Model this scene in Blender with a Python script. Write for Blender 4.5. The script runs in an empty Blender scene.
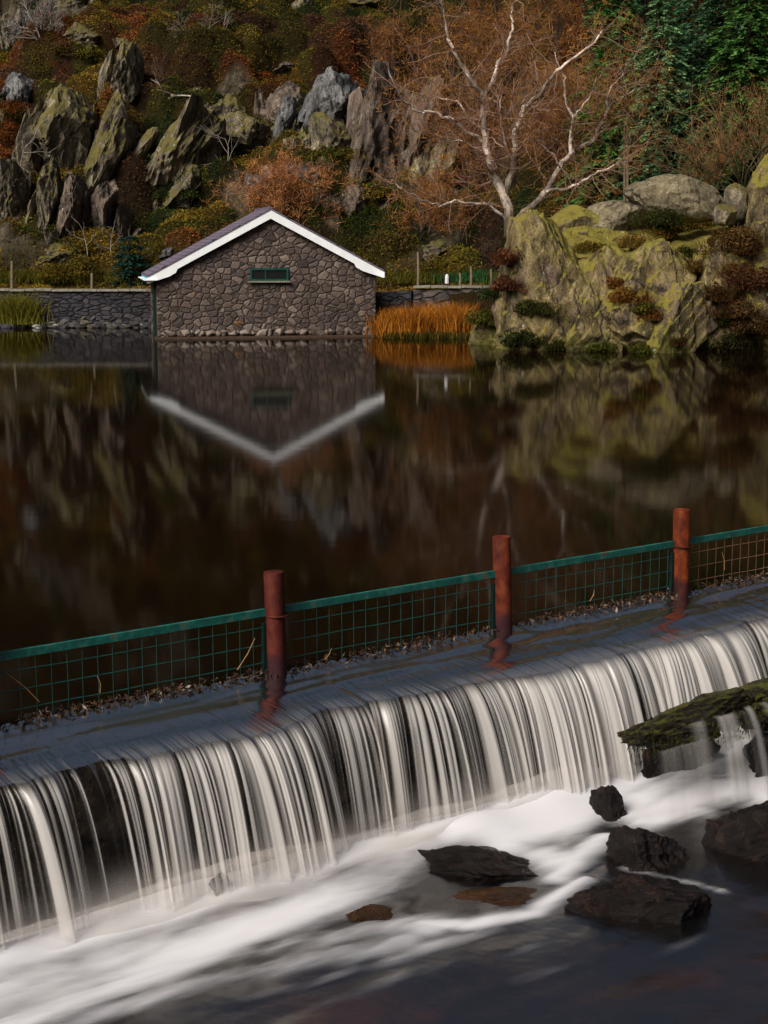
import bpy, bmesh, math, random
import numpy as np
from mathutils import Vector, Matrix

random.seed(7)
RNG = np.random.default_rng(7)
sc = bpy.context.scene
COL = sc.collection
PI = math.pi

# ------------------------------------------------------------------ camera model
F = 1600.0
CAMZ = 3.08
TILT = math.atan(272 / F)
ct, st = math.cos(TILT), math.sin(TILT)


def ray(px, py):
    a, b = (px - 384) / F, (512 - py) / F
    d = np.array([a, ct + b * st, -st + b * ct])
    return d / d[1]


def at_y(px, py, Y):
    return np.array([0, 0, CAMZ]) + ray(px, py) * Y


def at_z(px, py, z):
    d = ray(px, py)
    return np.array([0, 0, CAMZ]) + d * ((z - CAMZ) / d[2])


# ------------------------------------------------------------------ numpy noise
def _hash(ix, iy, iz):
    h = (ix * 374761393 + iy * 668265263 + iz * 2147483647 + 1274126177) & 0xFFFFFFFF
    h = ((h ^ (h >> 13)) * 1274126177) & 0xFFFFFFFF
    h = ((h ^ (h >> 16)) * 2246822519) & 0xFFFFFFFF
    return ((h ^ (h >> 15)) & 0xFFFFFF) / float(0xFFFFFF)


def vnoise(x, y, z=0.0):
    x, y, z = np.broadcast_arrays(np.asarray(x, float), np.asarray(y, float), np.asarray(z, float))
    ix, iy, iz = np.floor(x).astype(np.int64), np.floor(y).astype(np.int64), np.floor(z).astype(np.int64)
    fx, fy, fz = x - ix, y - iy, z - iz
    fx, fy, fz = [f * f * f * (f * (f * 6 - 15) + 10) for f in (fx, fy, fz)]
    r = 0
    for dx in (0, 1):
        wx = fx if dx else 1 - fx
        for dy in (0, 1):
            wy = fy if dy else 1 - fy
            for dz in (0, 1):
                wz = fz if dz else 1 - fz
                r = r + wx * wy * wz * _hash(ix + dx, iy + dy, iz + dz)
    return r * 2 - 1


def fbm(x, y, z=0.0, o=4, g=0.5):
    r, a, f = 0, 1.0, 1.0
    for k in range(o):
        r = r + a * vnoise(np.asarray(x) * f + 17.3 * k, np.asarray(y) * f - 9.1 * k, np.asarray(z) * f + 3.7 * k)
        a *= g
        f *= 2.03
    return r


def sstep(a, b, x):
    t = np.clip((np.asarray(x, float) - a) / (b - a), 0, 1)
    return t * t * (3 - 2 * t)


# ------------------------------------------------------------------ object helpers
def tag(o, label=None, cat=None, group=None, kind=None):
    if label: o['label'] = label
    if cat: o['category'] = cat
    if group: o['group'] = group
    if kind: o['kind'] = kind
    return o


def thing(name, label, cat, loc, group=None):
    o = bpy.data.objects.new(name, None)
    o.empty_display_size = 0.2
    COL.objects.link(o)
    o.location = tuple(float(v) for v in loc)
    return tag(o, label, cat, group)


class MB:
    """collects verts / faces (any size) / per-vertex colours (+ extra float attributes) in world space"""
    def __init__(s):
        s.v, s.c, s.fv, s.fn, s.n = [], [], [], [], 0
        s.attr = {}

    def add(s, V, Fs, col=(1, 1, 1)):
        V = np.asarray(V, float).reshape(-1, 3)
        c = np.asarray(col, float)
        if c.ndim == 1: c = np.tile(c, (len(V), 1))
        s.v.append(V); s.c.append(c)
        if isinstance(Fs, np.ndarray):
            s.fv.append((Fs + s.n).ravel().astype(np.int32))
            s.fn.append(np.full(len(Fs), Fs.shape[1], np.int32))
        else:
            for f in Fs:
                s.fv.append(np.asarray(f, np.int32) + s.n)
                s.fn.append(np.array([len(f)], np.int32))
        s.n += len(V)

    def build(s, name, mat, parent=None, origin=None, smooth=False, fix=False, sharp=24):
        V = np.concatenate(s.v)
        if parent is not None:
            org = np.zeros(3)
            p = parent
            while p is not None:
                org += np.array(p.location); p = p.parent
        elif origin is not None:
            org = np.asarray(origin, float)
        else:
            org = np.array([(V[:, 0].min() + V[:, 0].max()) / 2, (V[:, 1].min() + V[:, 1].max()) / 2, V[:, 2].min()])
        me = bpy.data.meshes.new(name)
        me.vertices.add(len(V))
        me.vertices.foreach_set('co', (V - org).astype(np.float32).ravel())
        fv = np.concatenate(s.fv); fn = np.concatenate(s.fn)
        me.loops.add(len(fv)); me.loops.foreach_set('vertex_index', fv)
        me.polygons.add(len(fn))
        st_ = np.concatenate([[0], np.cumsum(fn)[:-1]]).astype(np.int32)
        me.polygons.foreach_set('loop_start', st_)
        me.update(calc_edges=True)
        ca = me.color_attributes.new('Col', 'FLOAT_COLOR', 'POINT')
        c = np.concatenate(s.c)
        ca.data.foreach_set('color', np.concatenate([c, np.ones((len(c), 1))], 1).astype(np.float32).ravel())
        for k, a in s.attr.items():
            at = me.attributes.new(k, 'FLOAT', 'POINT')
            at.data.foreach_set('value', np.asarray(a, np.float32).ravel())
        me.validate()
        if fix:
            b_ = bmesh.new(); b_.from_mesh(me); bmesh.ops.recalc_face_normals(b_, faces=b_.faces); b_.to_mesh(me); b_.free()
        if smooth:
            me.polygons.foreach_set('use_smooth', np.ones(len(me.polygons), bool))
        elif len(me.polygons) < 60000 and len(V) * 1.0 / max(1, len(me.polygons)) < 3:
            me.set_sharp_from_angle(angle=math.radians(sharp))
        else:
            me.polygons.foreach_set('use_smooth', np.zeros(len(me.polygons), bool))
        me.materials.append(mat)
        o = bpy.data.objects.new(name, me)
        COL.objects.link(o)
        if parent is not None:
            o.parent = parent
        else:
            o.location = tuple(org)
        return o

    # primitives
    def box(s, c, size, R=None, col=(1, 1, 1)):
        V = np.array([[x, y, z] for x in (-.5, .5) for y in (-.5, .5) for z in (-.5, .5)]) * np.asarray(size)
        if R is not None: V = V @ np.asarray(R).T
        s.add(V + np.asarray(c), np.array([[0, 1, 3, 2], [4, 6, 7, 5], [0, 4, 5, 1], [2, 3, 7, 6], [0, 2, 6, 4], [1, 5, 7, 3]]), col)

    def tube(s, P, R, n=6, col=(1, 1, 1), cap=True):
        P = np.asarray(P, float); m = len(P)
        R = np.broadcast_to(np.asarray(R, float), (m,))
        T = np.gradient(P, axis=0)
        T /= np.linalg.norm(T, axis=1, keepdims=True) + 1e-9
        up = np.array([0.31, 0.17, 0.93]) if abs(T[0][2]) < 0.9 else np.array([1.0, 0.1, 0])
        A = np.cross(T, up); A /= np.linalg.norm(A, axis=1, keepdims=True) + 1e-9
        B = np.cross(T, A)
        an = np.arange(n) * 2 * PI / n
        V = P[:, None, :] + R[:, None, None] * (np.cos(an)[None, :, None] * A[:, None, :] + np.sin(an)[None, :, None] * B[:, None, :])
        i, j = np.meshgrid(np.arange(m - 1), np.arange(n), indexing='ij')
        a = i * n + j; b = i * n + (j + 1) % n
        Fq = np.stack([a, b, b + n, a + n], -1).reshape(-1, 4)
        c = np.asarray(col, float)
        if c.ndim == 2: c = np.repeat(c, n, axis=0)
        base = s.n
        s.add(V.reshape(-1, 3), Fq, c)
        if cap:
            s.fv.append(np.arange(n, dtype=np.int32)[::-1] + base); s.fn.append(np.array([n], np.int32))
            s.fv.append(np.arange(n, dtype=np.int32) + base + (m - 1) * n); s.fn.append(np.array([n], np.int32))

    def grid(s, P, col=(1, 1, 1)):
        m, n = P.shape[:2]
        i, j = np.meshgrid(np.arange(m - 1), np.arange(n - 1), indexing='ij')
        a = i * n + j
        s.add(P.reshape(-1, 3), np.stack([a, a + n, a + n + 1, a + 1], -1).reshape(-1, 4), col)

    def quads(s, C, A, B, col):
        """quads centred at C with half axes A and B (all Nx3)"""
        V = np.stack([C - A - B * .55, C + A * .1 - B, C + A, C + A * .1 + B], 1).reshape(-1, 3)
        n = len(C)
        Fq = np.arange(4 * n).reshape(-1, 4)
        s.add(V, Fq, np.repeat(np.broadcast_to(col, (n, 3)), 4, axis=0))

    def slivers(s, P0, P1, w, col):
        D = P1 - P0
        U = RNG.normal(size=D.shape)
        S = np.cross(D, U); S /= np.linalg.norm(S, axis=1, keepdims=True) + 1e-9
        S *= np.broadcast_to(np.asarray(w, float).reshape(-1, 1), (len(P0), 1))
        V = np.stack([P0 - S, P0 + S, P1], 1).reshape(-1, 3)
        s.add(V, np.arange(3 * len(P0)).reshape(-1, 3), np.repeat(np.broadcast_to(col, (len(P0), 3)), 3, axis=0))


def unit(n):
    v = RNG.normal(size=(n, 3))
    return v / np.linalg.norm(v, axis=1, keepdims=True)


def leafcloud(mb, C, n, rad, size, col, jit=0.3, flat=0.0, squash=0.55, dome=True):
    """n leaf faces in a dome/ellipsoid of radius rad around C"""
    d = unit(n)
    if dome: d[:, 2] = np.abs(d[:, 2])
    r = RNG.uniform(.55, 1.0, (n, 1)) ** .6
    P = np.asarray(C) + d * r * np.array([rad, rad, rad * squash * (1.6 if dome else 1)])
    up = d * .8 + np.array([0, 0, .5]) + RNG.normal(size=(n, 3)) * .5
    A = np.cross(up, RNG.normal(size=(n, 3))); A /= np.linalg.norm(A, axis=1, keepdims=True) + 1e-9
    B = np.cross(up, A); B /= np.linalg.norm(B, axis=1, keepdims=True) + 1e-9
    sz = size * RNG.uniform(.6, 1.4, (n, 1))
    c = np.asarray(col) * RNG.uniform(1 - jit, 1 + jit, (n, 1)) * RNG.uniform(.88, 1.12, (n, 3))
    mb.quads(P, A * sz, B * sz * .5, c)


# ------------------------------------------------------------------ materials
class NT:
    def __init__(s, name):
        s.m = bpy.data.materials.new(name); s.m.use_nodes = True
        s.t = s.m.node_tree; s.t.nodes.clear()
        s.out = s.n('ShaderNodeOutputMaterial')

    def n(s, typ, **kw):
        nd = s.t.nodes.new(typ)
        for k, v in kw.items():
            if k.startswith('_'): setattr(nd, k[1:], v)
            else:
                key = k.replace('__', ' ')
                nd.inputs[key].default_value = v
        return nd

    def l(s, a, b): s.t.links.new(a, b)

    def pos(s, scale=(1, 1, 1), rot=(0, 0, 0)):
        g = s.n('ShaderNodeNewGeometry')
        mp = s.n('ShaderNodeMapping'); mp.inputs['Scale'].default_value = scale; mp.inputs['Rotation'].default_value = rot
        s.l(g.outputs['Position'], mp.inputs['Vector'])
        return mp.outputs[0]

    def noise(s, vec, scale, detail=5, rough=.6, dist=0.0):
        n = s.n('ShaderNodeTexNoise', Scale=scale, Detail=detail, Roughness=rough, Distortion=dist)
        s.l(vec, n.inputs['Vector'])
        return n.outputs['Fac']

    def ramp(s, fac, stops, interp='LINEAR'):
        r = s.n('ShaderNodeValToRGB'); cr = r.color_ramp; cr.interpolation = interp
        while len(cr.elements) > 1: cr.elements.remove(cr.elements[-1])
        for i, (p, c) in enumerate(stops):
            e = cr.elements[0] if i == 0 else cr.elements.new(p)
            e.position = p
            c = (c, c, c) if not isinstance(c, (tuple, list)) else c
            e.color = (*c, 1)
        s.l(fac, r.inputs['Fac'])
        return r.outputs['Color']

    def mix(s, fac, a, b, blend='MIX'):
        m = s.n('ShaderNodeMix', _data_type='RGBA', _blend_type=blend)
        for v, i in ((fac, 0), (a, 6), (b, 7)):
            if hasattr(v, 'links'): s.l(v, m.inputs[i])
            else: m.inputs[i].default_value = v if i == 0 else (*v, 1)
        return m.outputs[2]

    def math(s, op, a, b=0.0, clamp=False):
        m = s.n('ShaderNodeMath', _operation=op, _use_clamp=clamp)
        for i, v in enumerate((a, b)):
            if hasattr(v, 'links'): s.l(v, m.inputs[i])
            else: m.inputs[i].default_value = v
        return m.outputs[0]

    def attr(s, name, out='Fac'):
        a = s.n('ShaderNodeAttribute', _attribute_name=name)
        return a.outputs[out]

    def bump(s, h, strength=.5, dist=.05, normal=None):
        b = s.n('ShaderNodeBump', Strength=strength, Distance=dist)
        s.l(h, b.inputs['Height'])
        if normal is not None: s.l(normal, b.inputs['Normal'])
        return b.outputs[0]

    def pr(s, col, rough=.7, spec=.4, normal=None, metal=0.0, **kw):
        p = s.n('ShaderNodeBsdfPrincipled')
        for v, k in ((col, 'Base Color'), (rough, 'Roughness'), (metal, 'Metallic')):
            if hasattr(v, 'links'): s.l(v, p.inputs[k])
            else: p.inputs[k].default_value = (*v, 1) if k == 'Base Color' else v
        p.inputs['Specular IOR Level'].default_value = spec
        if normal is not None: s.l(normal, p.inputs['Normal'])
        return p

    def done(s, sh):
        s.l(sh.outputs[0] if hasattr(sh, 'outputs') else sh, s.out.inputs[0]); return s.m


def mat_leaf(name, rough=.75, spec=.15, transl=.25):
    k = NT(name)
    c = k.attr('Col', 'Color')
    p = k.pr(c, rough, spec)
    t = k.n('ShaderNodeBsdfTranslucent'); k.l(c, t.inputs['Color'])
    m = k.n('ShaderNodeMixShader'); m.inputs[0].default_value = transl
    k.l(p.outputs[0], m.inputs[1]); k.l(t.outputs[0], m.inputs[2])
    return k.done(m)


def mat_bark(name):
    k = NT(name)
    c = k.attr('Col', 'Color')
    n = k.noise(k.pos((1, 1, 1)), 9, 5, .7)
    c2 = k.mix(k.ramp(n, [(.38, 0), (.6, 1)]), k.mix(.65, c, (.05, .03, .02)), c)
    return k.done(k.pr(c2, .75, .25))


def mat_rock(name, dark, mid, light, warm, moss=(.07, .075, .018), moss_amt=.5, lichen=.5, tint=None, bump=.9, scale=1.0, rough=.8, wetline=False):
    k = NT(name)
    p = k.pos()
    pst = k.pos((1, 1, .45), (0.25, .42, 0))
    big = k.noise(p, .55 * scale, 5, .6, .6)
    med = k.noise(pst, 2.6 * scale, 9, .72, .15)
    fine = k.noise(p, 14 * scale, 6, .7)
    col = k.ramp(med, [(.3, dark), (.47, mid), (.62, light), (.75, warm)])
    col2 = k.ramp(big, [(.34, .36), (.5, .9), (.68, 1.3)])
    col = k.mix(1.0, col, col2, 'MULTIPLY')
    if tint:
        col = k.mix(k.ramp(k.noise(p, .9 * scale, 4, .55), [(.52, 0), (.68, .5)]), col, tint)
    f2 = k.ramp(fine, [(.3, .45), (.5, 1.0), (.7, 1.5)])
    col = k.mix(1.0, col, f2, 'MULTIPLY')
    # cracks
    v = k.n('ShaderNodeTexVoronoi', _feature='DISTANCE_TO_EDGE', Scale=1.15 * scale)
    wv = k.n('ShaderNodeMix', _data_type='VECTOR'); wv.inputs[0].default_value = .3
    nz = k.n('ShaderNodeTexNoise', Scale=2.2 * scale, Detail=5.0); k.l(p, nz.inputs['Vector'])
    k.l(pst, wv.inputs[4]); k.l(nz.outputs['Color'], wv.inputs[5]); k.l(wv.outputs[1], v.inputs['Vector'])
    crack = k.ramp(v.outputs['Distance'], [(0, .0), (.05, 1)])
    crack = k.mix(k.ramp(big, [(.48, 0), (.64, 1)]), crack, (1, 1, 1))
    v2 = k.n('ShaderNodeTexVoronoi', _feature='DISTANCE_TO_EDGE', Scale=2.9 * scale)
    mp2 = k.n('ShaderNodeMapping'); mp2.inputs['Rotation'].default_value = (.3, .5, .2); mp2.inputs['Scale'].default_value = (1.3, 1, .4); k.l(wv.outputs[1], mp2.inputs[0]); k.l(mp2.outputs[0], v2.inputs['Vector'])
    cr2 = k.mix(k.ramp(k.noise(p, 1.1 * scale, 3, .5), [(.42, 1), (.56, 0)]), (1, 1, 1), k.ramp(v2.outputs['Distance'], [(0, .1), (.03, 1)]))
    crack = k.mix(1.0, crack, cr2, 'MULTIPLY')
    col = k.mix(1.0, col, k.ramp(crack, [(0, .16), (1, 1)]), 'MULTIPLY')
    # moss on upward faces
    g = k.n('ShaderNodeNewGeometry'); sx = k.n('ShaderNodeSeparateXYZ'); k.l(g.outputs['Normal'], sx.inputs[0])
    mm = k.math('ADD', k.math('MULTIPLY', sx.outputs[2], .8), k.math('MULTIPLY', k.noise(p, 1.7 * scale, 6, .65), 1.1))
    mfac = k.ramp(mm, [(1.12 - moss_amt * .45, 0), (1.26 - moss_amt * .45, .85)])
    mcol = k.mix(k.noise(p, 7 * scale, 4, .6), moss, tuple(c * 2.0 for c in moss))
    col = k.mix(mfac, col, mcol)
    if wetline:
        sz_ = k.n('ShaderNodeSeparateXYZ'); k.l(p, sz_.inputs[0])
        zl_ = k.math('ADD', k.math('ADD', sz_.outputs[2], .65), k.math('MULTIPLY', k.noise(p, 1.1, 8, .75), -3.4))
        zl_ = k.math('MULTIPLY', k.math('ADD', zl_, 2.0), .3333)
        col = k.mix(k.ramp(zl_, [(.27, .7), (.50, 0)]), col, (.12, .115, .010))
        col = k.mix(k.ramp(zl_, [(.20, .9), (.30, 0)]), col, (.015, .013, .005))
    # white lichen spots
    lv = k.n('ShaderNodeTexVoronoi', Scale=3.2 * scale); k.l(p, lv.inputs['Vector'])
    lf = k.ramp(lv.outputs['Distance'], [(.13, 1), (.2, 0)])
    lf = k.mix(1.0, lf, k.ramp(k.noise(p, 1.3 * scale, 3, .6), [(.56, 0), (.66, lichen)]), 'MULTIPLY')
    col = k.mix(lf, col, (.5, .5, .46))
    h = k.math('ADD', k.math('MULTIPLY', med, 1.0), k.math('ADD', k.math('MULTIPLY', fine, .35), k.math('MULTIPLY', crack, .25)))
    return k.done(k.pr(col, rough, .3, k.bump(h, bump, .15 / scale)))


def mat_plain(name, col, rough=.6, spec=.4, var=.25, scale=8, metal=0.0, bump=.2, alt=None):
    k = NT(name)
    n = k.noise(k.pos(), scale, 6, .65)
    lo = tuple(c * (1 - var) for c in col); hi = alt or tuple(min(1, c * (1 + var)) for c in col)
    c = k.ramp(n, [(.3, lo), (.7, hi)])
    return k.done(k.pr(c, rough, spec, k.bump(n, bump, .02), metal))


M = {}
M['leaf'] = mat_leaf('heather_leaves', .8, .06, .25)
M['needle'] = mat_leaf('conifer_needles', .8, .04, .2)
M['twig'] = mat_leaf('twigs', .8, .15, .05)
M['bark'] = mat_bark('birch_bark')
M['crag'] = mat_rock('hill_crag_stone', (0.016, 0.013, 0.009), (0.128, 0.106, 0.068), (0.28, 0.238, 0.154), (0.34, 0.26, 0.146), (.07, .058, .010), .34, .5, (.075, .05, .05), 1.0, .8)
M['crag_blue'] = mat_rock('blue_grey_slate', (.018, .018, .018), (.095, .094, .092), (.20, .20, .195), (.22, .19, .135), (.06, .06, .012), .2, .5, (.06, .065, .085), 1.0, .8)
M['crag_red'] = mat_rock('red_brown_cliff', (.016, .012, .009), (.105, .078, .058), (.205, .155, .115), (.235, .17, .10), (.065, .055, .012), .22, .4, (.10, .062, .055), 1.0, .8)
M['lakecrag'] = mat_rock('lakeside_crag_stone', (.02, .015, .006), (.13, .096, .034), (.29, .228, .105), (.32, .24, .10), (.125, .105, .013), .29, .9, (.16, .105, .10), 1.0, 1.1, .8, True)
M['boulder'] = mat_rock('pale_boulder_stone', (.075, .062, .036), (.19, .155, .09), (.29, .245, .16), (.31, .24, .13), (.12, .11, .025), .1, .5, None, 1.0, 1.2)


def mat_wetrock(name, a, b, c, rough=.28, mosscol=None):
    k = NT(name)
    p = k.pos()
    n1 = k.noise(p, 6, 9, .7, .5); n2 = k.noise(p, 32, 6, .7)
    col = k.ramp(n1, [(.32, a), (.52, b), (.7, c)])
    if mosscol:
        g = k.n('ShaderNodeNewGeometry'); sx = k.n('ShaderNodeSeparateXYZ'); k.l(g.outputs['Normal'], sx.inputs[0])
        mm = k.math('ADD', k.math('MULTIPLY', sx.outputs[2], .45), k.noise(p, 7, 9, .72))
        col = k.mix(k.ramp(mm, [(.84, 0), (1.12, .85)]), col, mosscol)
    h = k.math('ADD', n1, k.math('MULTIPLY', n2, .3))
    r = k.ramp(n2, [(.35, rough * .7), (.65, rough * 1.9)])
    return k.done(k.pr(col, r, .2, k.bump(h, 1.0, .05)))


M['wet'] = mat_wetrock('wet_black_rock', (.0015, .001, .001), (.0055, .003, .0024), (.026, .011, .007), .13)
M['wetbrown'] = mat_wetrock('wet_amber_rock', (.008, .003, .001), (.03, .012, .003), (.07, .03, .007))
M['ledge'] = mat_wetrock('mossy_wet_ledge', (.004, .003, .002), (.013, .009, .004), (.034, .024, .009), .35, (.07, .07, .006))
M['weir'] = mat_wetrock('weir_wet_stone', (.003, .002, .001), (.009, .006, .003), (.028, .017, .009), .4)


def mat_rubblewall(name, cols, scale, mortar, squash=1.0, bump=1.0, ochre=0.0, dy=1.0):
    k = NT(name)
    p0 = k.pos((1, 1, squash))
    nz = k.n('ShaderNodeTexNoise', Scale=1.8, Detail=3.0); k.l(p0, nz.inputs['Vector'])
    wv = k.n('ShaderNodeMix', _data_type='VECTOR'); wv.inputs[0].default_value = .24
    k.l(p0, wv.inputs[4]); k.l(nz.outputs['Color'], wv.inputs[5])
    mp = k.n('ShaderNodeMapping'); mp.inputs['Scale'].default_value = (1, .35, 1); k.l(wv.outputs[1], mp.inputs[0])
    ve = k.n('ShaderNodeTexVoronoi', _feature='DISTANCE_TO_EDGE', Scale=scale, Randomness=.85); k.l(mp.outputs[0], ve.inputs['Vector'])
    vc = k.n('ShaderNodeTexVoronoi', _feature='F1', Scale=scale, Randomness=.85); k.l(mp.outputs[0], vc.inputs['Vector'])
    sep = k.n('ShaderNodeSeparateColor'); k.l(vc.outputs['Color'], sep.inputs[0])
    stone = k.ramp(sep.outputs[0], [(i / len(cols), c) for i, c in enumerate(cols)], 'LINEAR')
    fine = k.noise(k.pos(), 16, 6, .7)
    stone = k.mix(1.0, stone, k.ramp(fine, [(.3, .55), (.7, 1.4)]), 'MULTIPLY')
    big = k.noise(k.pos(), .7, 4, .6)
    stone = k.mix(1.0, stone, k.ramp(big, [(.35, .7), (.65, 1.2)]), 'MULTIPLY')
    edge = k.ramp(ve.outputs['Distance'], [(.01, 0), (.09, 1)])
    col = k.mix(edge, mortar, stone)
    if ochre:
        of = k.ramp(k.noise(k.pos(), 3.2, 4, .6), [(.66, 0), (.72, ochre)])
        col = k.mix(of, col, (.22, .11, .025))
    h = k.math('ADD', k.ramp(ve.outputs['Distance'], [(0, 0), (.16, 1)]), k.math('MULTIPLY', fine, .35))
    return k.done(k.pr(col, .8, .3, k.bump(h, bump, .05)))


M['rubble'] = mat_rubblewall('boathouse_rubble_stone', [(0.047, 0.034, 0.031), (0.102, 0.073, 0.060), (0.064, 0.047, 0.045), (0.132, 0.097, 0.078), (0.081, 0.057, 0.050), (0.162, 0.124, 0.101)], 5.4, (.036, .026, .02), 1.25, .65, .8)
M['rubble_base'] = mat_rubblewall('boathouse_base_stone', [(.12, .09, .075), (.2, .16, .135), (.15, .115, .1), (.24, .2, .17)], 2.6, (.03, .02, .014), 1.0, 1.0, 0)
M['drystone'] = mat_rubblewall('dry_stone_wall', [(.013, .012, .016), (.029, .026, .031), (.02, .019, .025), (.044, .039, .04), (.025, .022, .028)], 3.6, (.006, .005, .006), 2.4, 1.0, 0)
M['drystone_right'] = mat_rubblewall('dry_stone_wall_brown', [(.03, .024, .024), (.07, .055, .05), (.045, .036, .036), (.1, .08, .065)], 2.6, (.01, .008, .007), 1.6, 1.0, .3)
M['whitepaint'] = mat_plain('white_painted_timber', (.82, .85, .86), .5, .4, .08, 3)
M['bluepaint'] = mat_plain('pale_blue_painted_timber', (.12, .42, .55), .5, .4, .12, 3)
M['greenpaint'] = mat_plain('dark_green_painted_timber', (.006, .055, .042), .45, .4, .3, 6)
M['concrete'] = mat_plain('wet_concrete', (.055, .034, .02), .7, .3, .35, 5)
M['wood'] = mat_plain('weathered_post_wood', (.16, .12, .075), .8, .2, .35, 14)
M['palewood'] = mat_plain('pale_marker_paint', (.6, .58, .6), .6, .3, .1, 8)
M['coping'] = mat_plain('pale_wall_coping', (.2, .185, .15), .8, .25, .45, 5)


def mat_slate():
    k = NT('purple_roof_slate')
    b = k.n('ShaderNodeTexBrick', Scale=1.0); b.offset = .5
    b.inputs['Color1'].default_value = (.105, .085, .12, 1); b.inputs['Color2'].default_value = (.15, .12, .165, 1); b.inputs['Mortar'].default_value = (.03, .025, .04, 1)
    b.inputs['Brick Width'].default_value = .3; b.inputs['Row Height'].default_value = .2; b.inputs['Mortar Size'].default_value = .012
    p = k.pos((1, 1, 1)); sw = k.n('ShaderNodeSeparateXYZ'); k.l(p, sw.inputs[0])
    cb = k.n('ShaderNodeCombineXYZ'); k.l(sw.outputs[1], cb.inputs[0]); k.l(k.math('MULTIPLY', sw.outputs[2], 2.0), cb.inputs[1])
    k.l(cb.outputs[0], b.inputs['Vector'])
    return k.done(k.pr(b.outputs['Color'], .55, .5, k.bump(b.outputs['Fac'], .4, -.01)))


M['slate'] = mat_slate()


def mat_rust(name, ramp):
    k = NT(name)
    p = k.pos((1, 1, .6))
    n = k.noise(p, 14, 7, .7, .4); n2 = k.noise(p, 60, 4, .6)
    c = k.ramp(n, ramp)
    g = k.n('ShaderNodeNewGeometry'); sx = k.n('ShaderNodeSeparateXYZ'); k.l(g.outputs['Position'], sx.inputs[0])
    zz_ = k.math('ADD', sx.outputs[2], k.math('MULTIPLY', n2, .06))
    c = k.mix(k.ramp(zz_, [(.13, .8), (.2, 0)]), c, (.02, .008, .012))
    big = k.noise(k.pos((1, 1, .5)), 4.5, 5, .65)
    c = k.mix(1.0, c, k.ramp(big, [(.36, .45), (.6, 1.25)]), 'MULTIPLY')
    return k.done(k.pr(c, .7, .15, k.bump(k.math('ADD', n, k.math('MULTIPLY', n2, .4)), .5, .006)))


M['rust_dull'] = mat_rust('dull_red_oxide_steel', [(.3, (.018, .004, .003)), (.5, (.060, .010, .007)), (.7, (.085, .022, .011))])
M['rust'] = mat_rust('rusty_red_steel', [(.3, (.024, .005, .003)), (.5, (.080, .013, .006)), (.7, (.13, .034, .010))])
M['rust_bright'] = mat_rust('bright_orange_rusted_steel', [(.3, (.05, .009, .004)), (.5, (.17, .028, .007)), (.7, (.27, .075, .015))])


def mat_railpaint():
    k = NT('green_rail_paint')
    p = k.pos()
    n = k.noise(p, 11, 6, .7)
    c = k.ramp(n, [(.3, (.004, .055, .046)), (.50, (.006, .095, .078)), (.58, (.01, .15, .12)), (.62, (.12, .085, .05)), (.72, (.10, .036, .012))])
    return k.done(k.pr(c, .45, .5, k.bump(n, .2, .004)))


M['rail'] = mat_railpaint()
M['stile'] = mat_plain('dark_green_stile_paint', (.002, .014, .012), .5, .3, .3, 9)
M['wire'] = mat_plain('green_wire', (.004, .06, .052), .45, .5, .4, 20)
M['wire_rusty'] = mat_plain('rusting_wire', (.16, .08, .045), .6, .4, .5, 20)


def mat_lake():
    k = NT('peaty_lake_water')
    p = k.pos((.5, 1.0, 1))
    p2 = k.pos((.16, 1.0, 1))
    n1 = k.noise(p, 3.2, 3, .55); n2 = k.noise(p2, .55, 2, .5); n3 = k.noise(p, 14, 2, .5)
    h = k.math('ADD', k.math('MULTIPLY', n1, .55), k.math('ADD', k.math('MULTIPLY', n2, .9), k.math('MULTIPLY', n3, .16)))
    P = k.pr((.0045, .0022, .0010), .05, .5, k.bump(h, .003, .3))
    P.inputs['IOR'].default_value = 1.105
    return k.done(P)


M['lake'] = mat_lake()


def mat_stream():
    k = NT('stream_water_and_foam')
    p = k.pos()
    foam = k.attr('foam')
    h = k.noise(k.pos((1, 1, 1), (0, 0, 0)), 2.2, 3, .5)
    nm = k.bump(h, .05, .3)
    gl = k.n('ShaderNodeBsdfGlossy', Roughness=.22); k.l(nm, gl.inputs['Normal'])
    tr = k.n('ShaderNodeBsdfTransparent'); tr.inputs[0].default_value = (.5, .37, .27, 1)
    fr = k.n('ShaderNodeFresnel', IOR=1.33); k.l(nm, fr.inputs['Normal'])
    w = k.n('ShaderNodeMixShader'); k.l(k.math('MULTIPLY', fr.outputs[0], .34, True), w.inputs[0]); k.l(tr.outputs[0], w.inputs[1]); k.l(gl.outputs[0], w.inputs[2])
    fo = k.pr((.60, .595, .62), .6, .2)
    fo.inputs['Subsurface Weight'].default_value = 0.0
    m = k.n('ShaderNodeMixShader'); k.l(foam, m.inputs[0]); k.l(w.outputs[0], m.inputs[1]); k.l(fo.outputs[0], m.inputs[2])
    return k.done(m)


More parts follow.
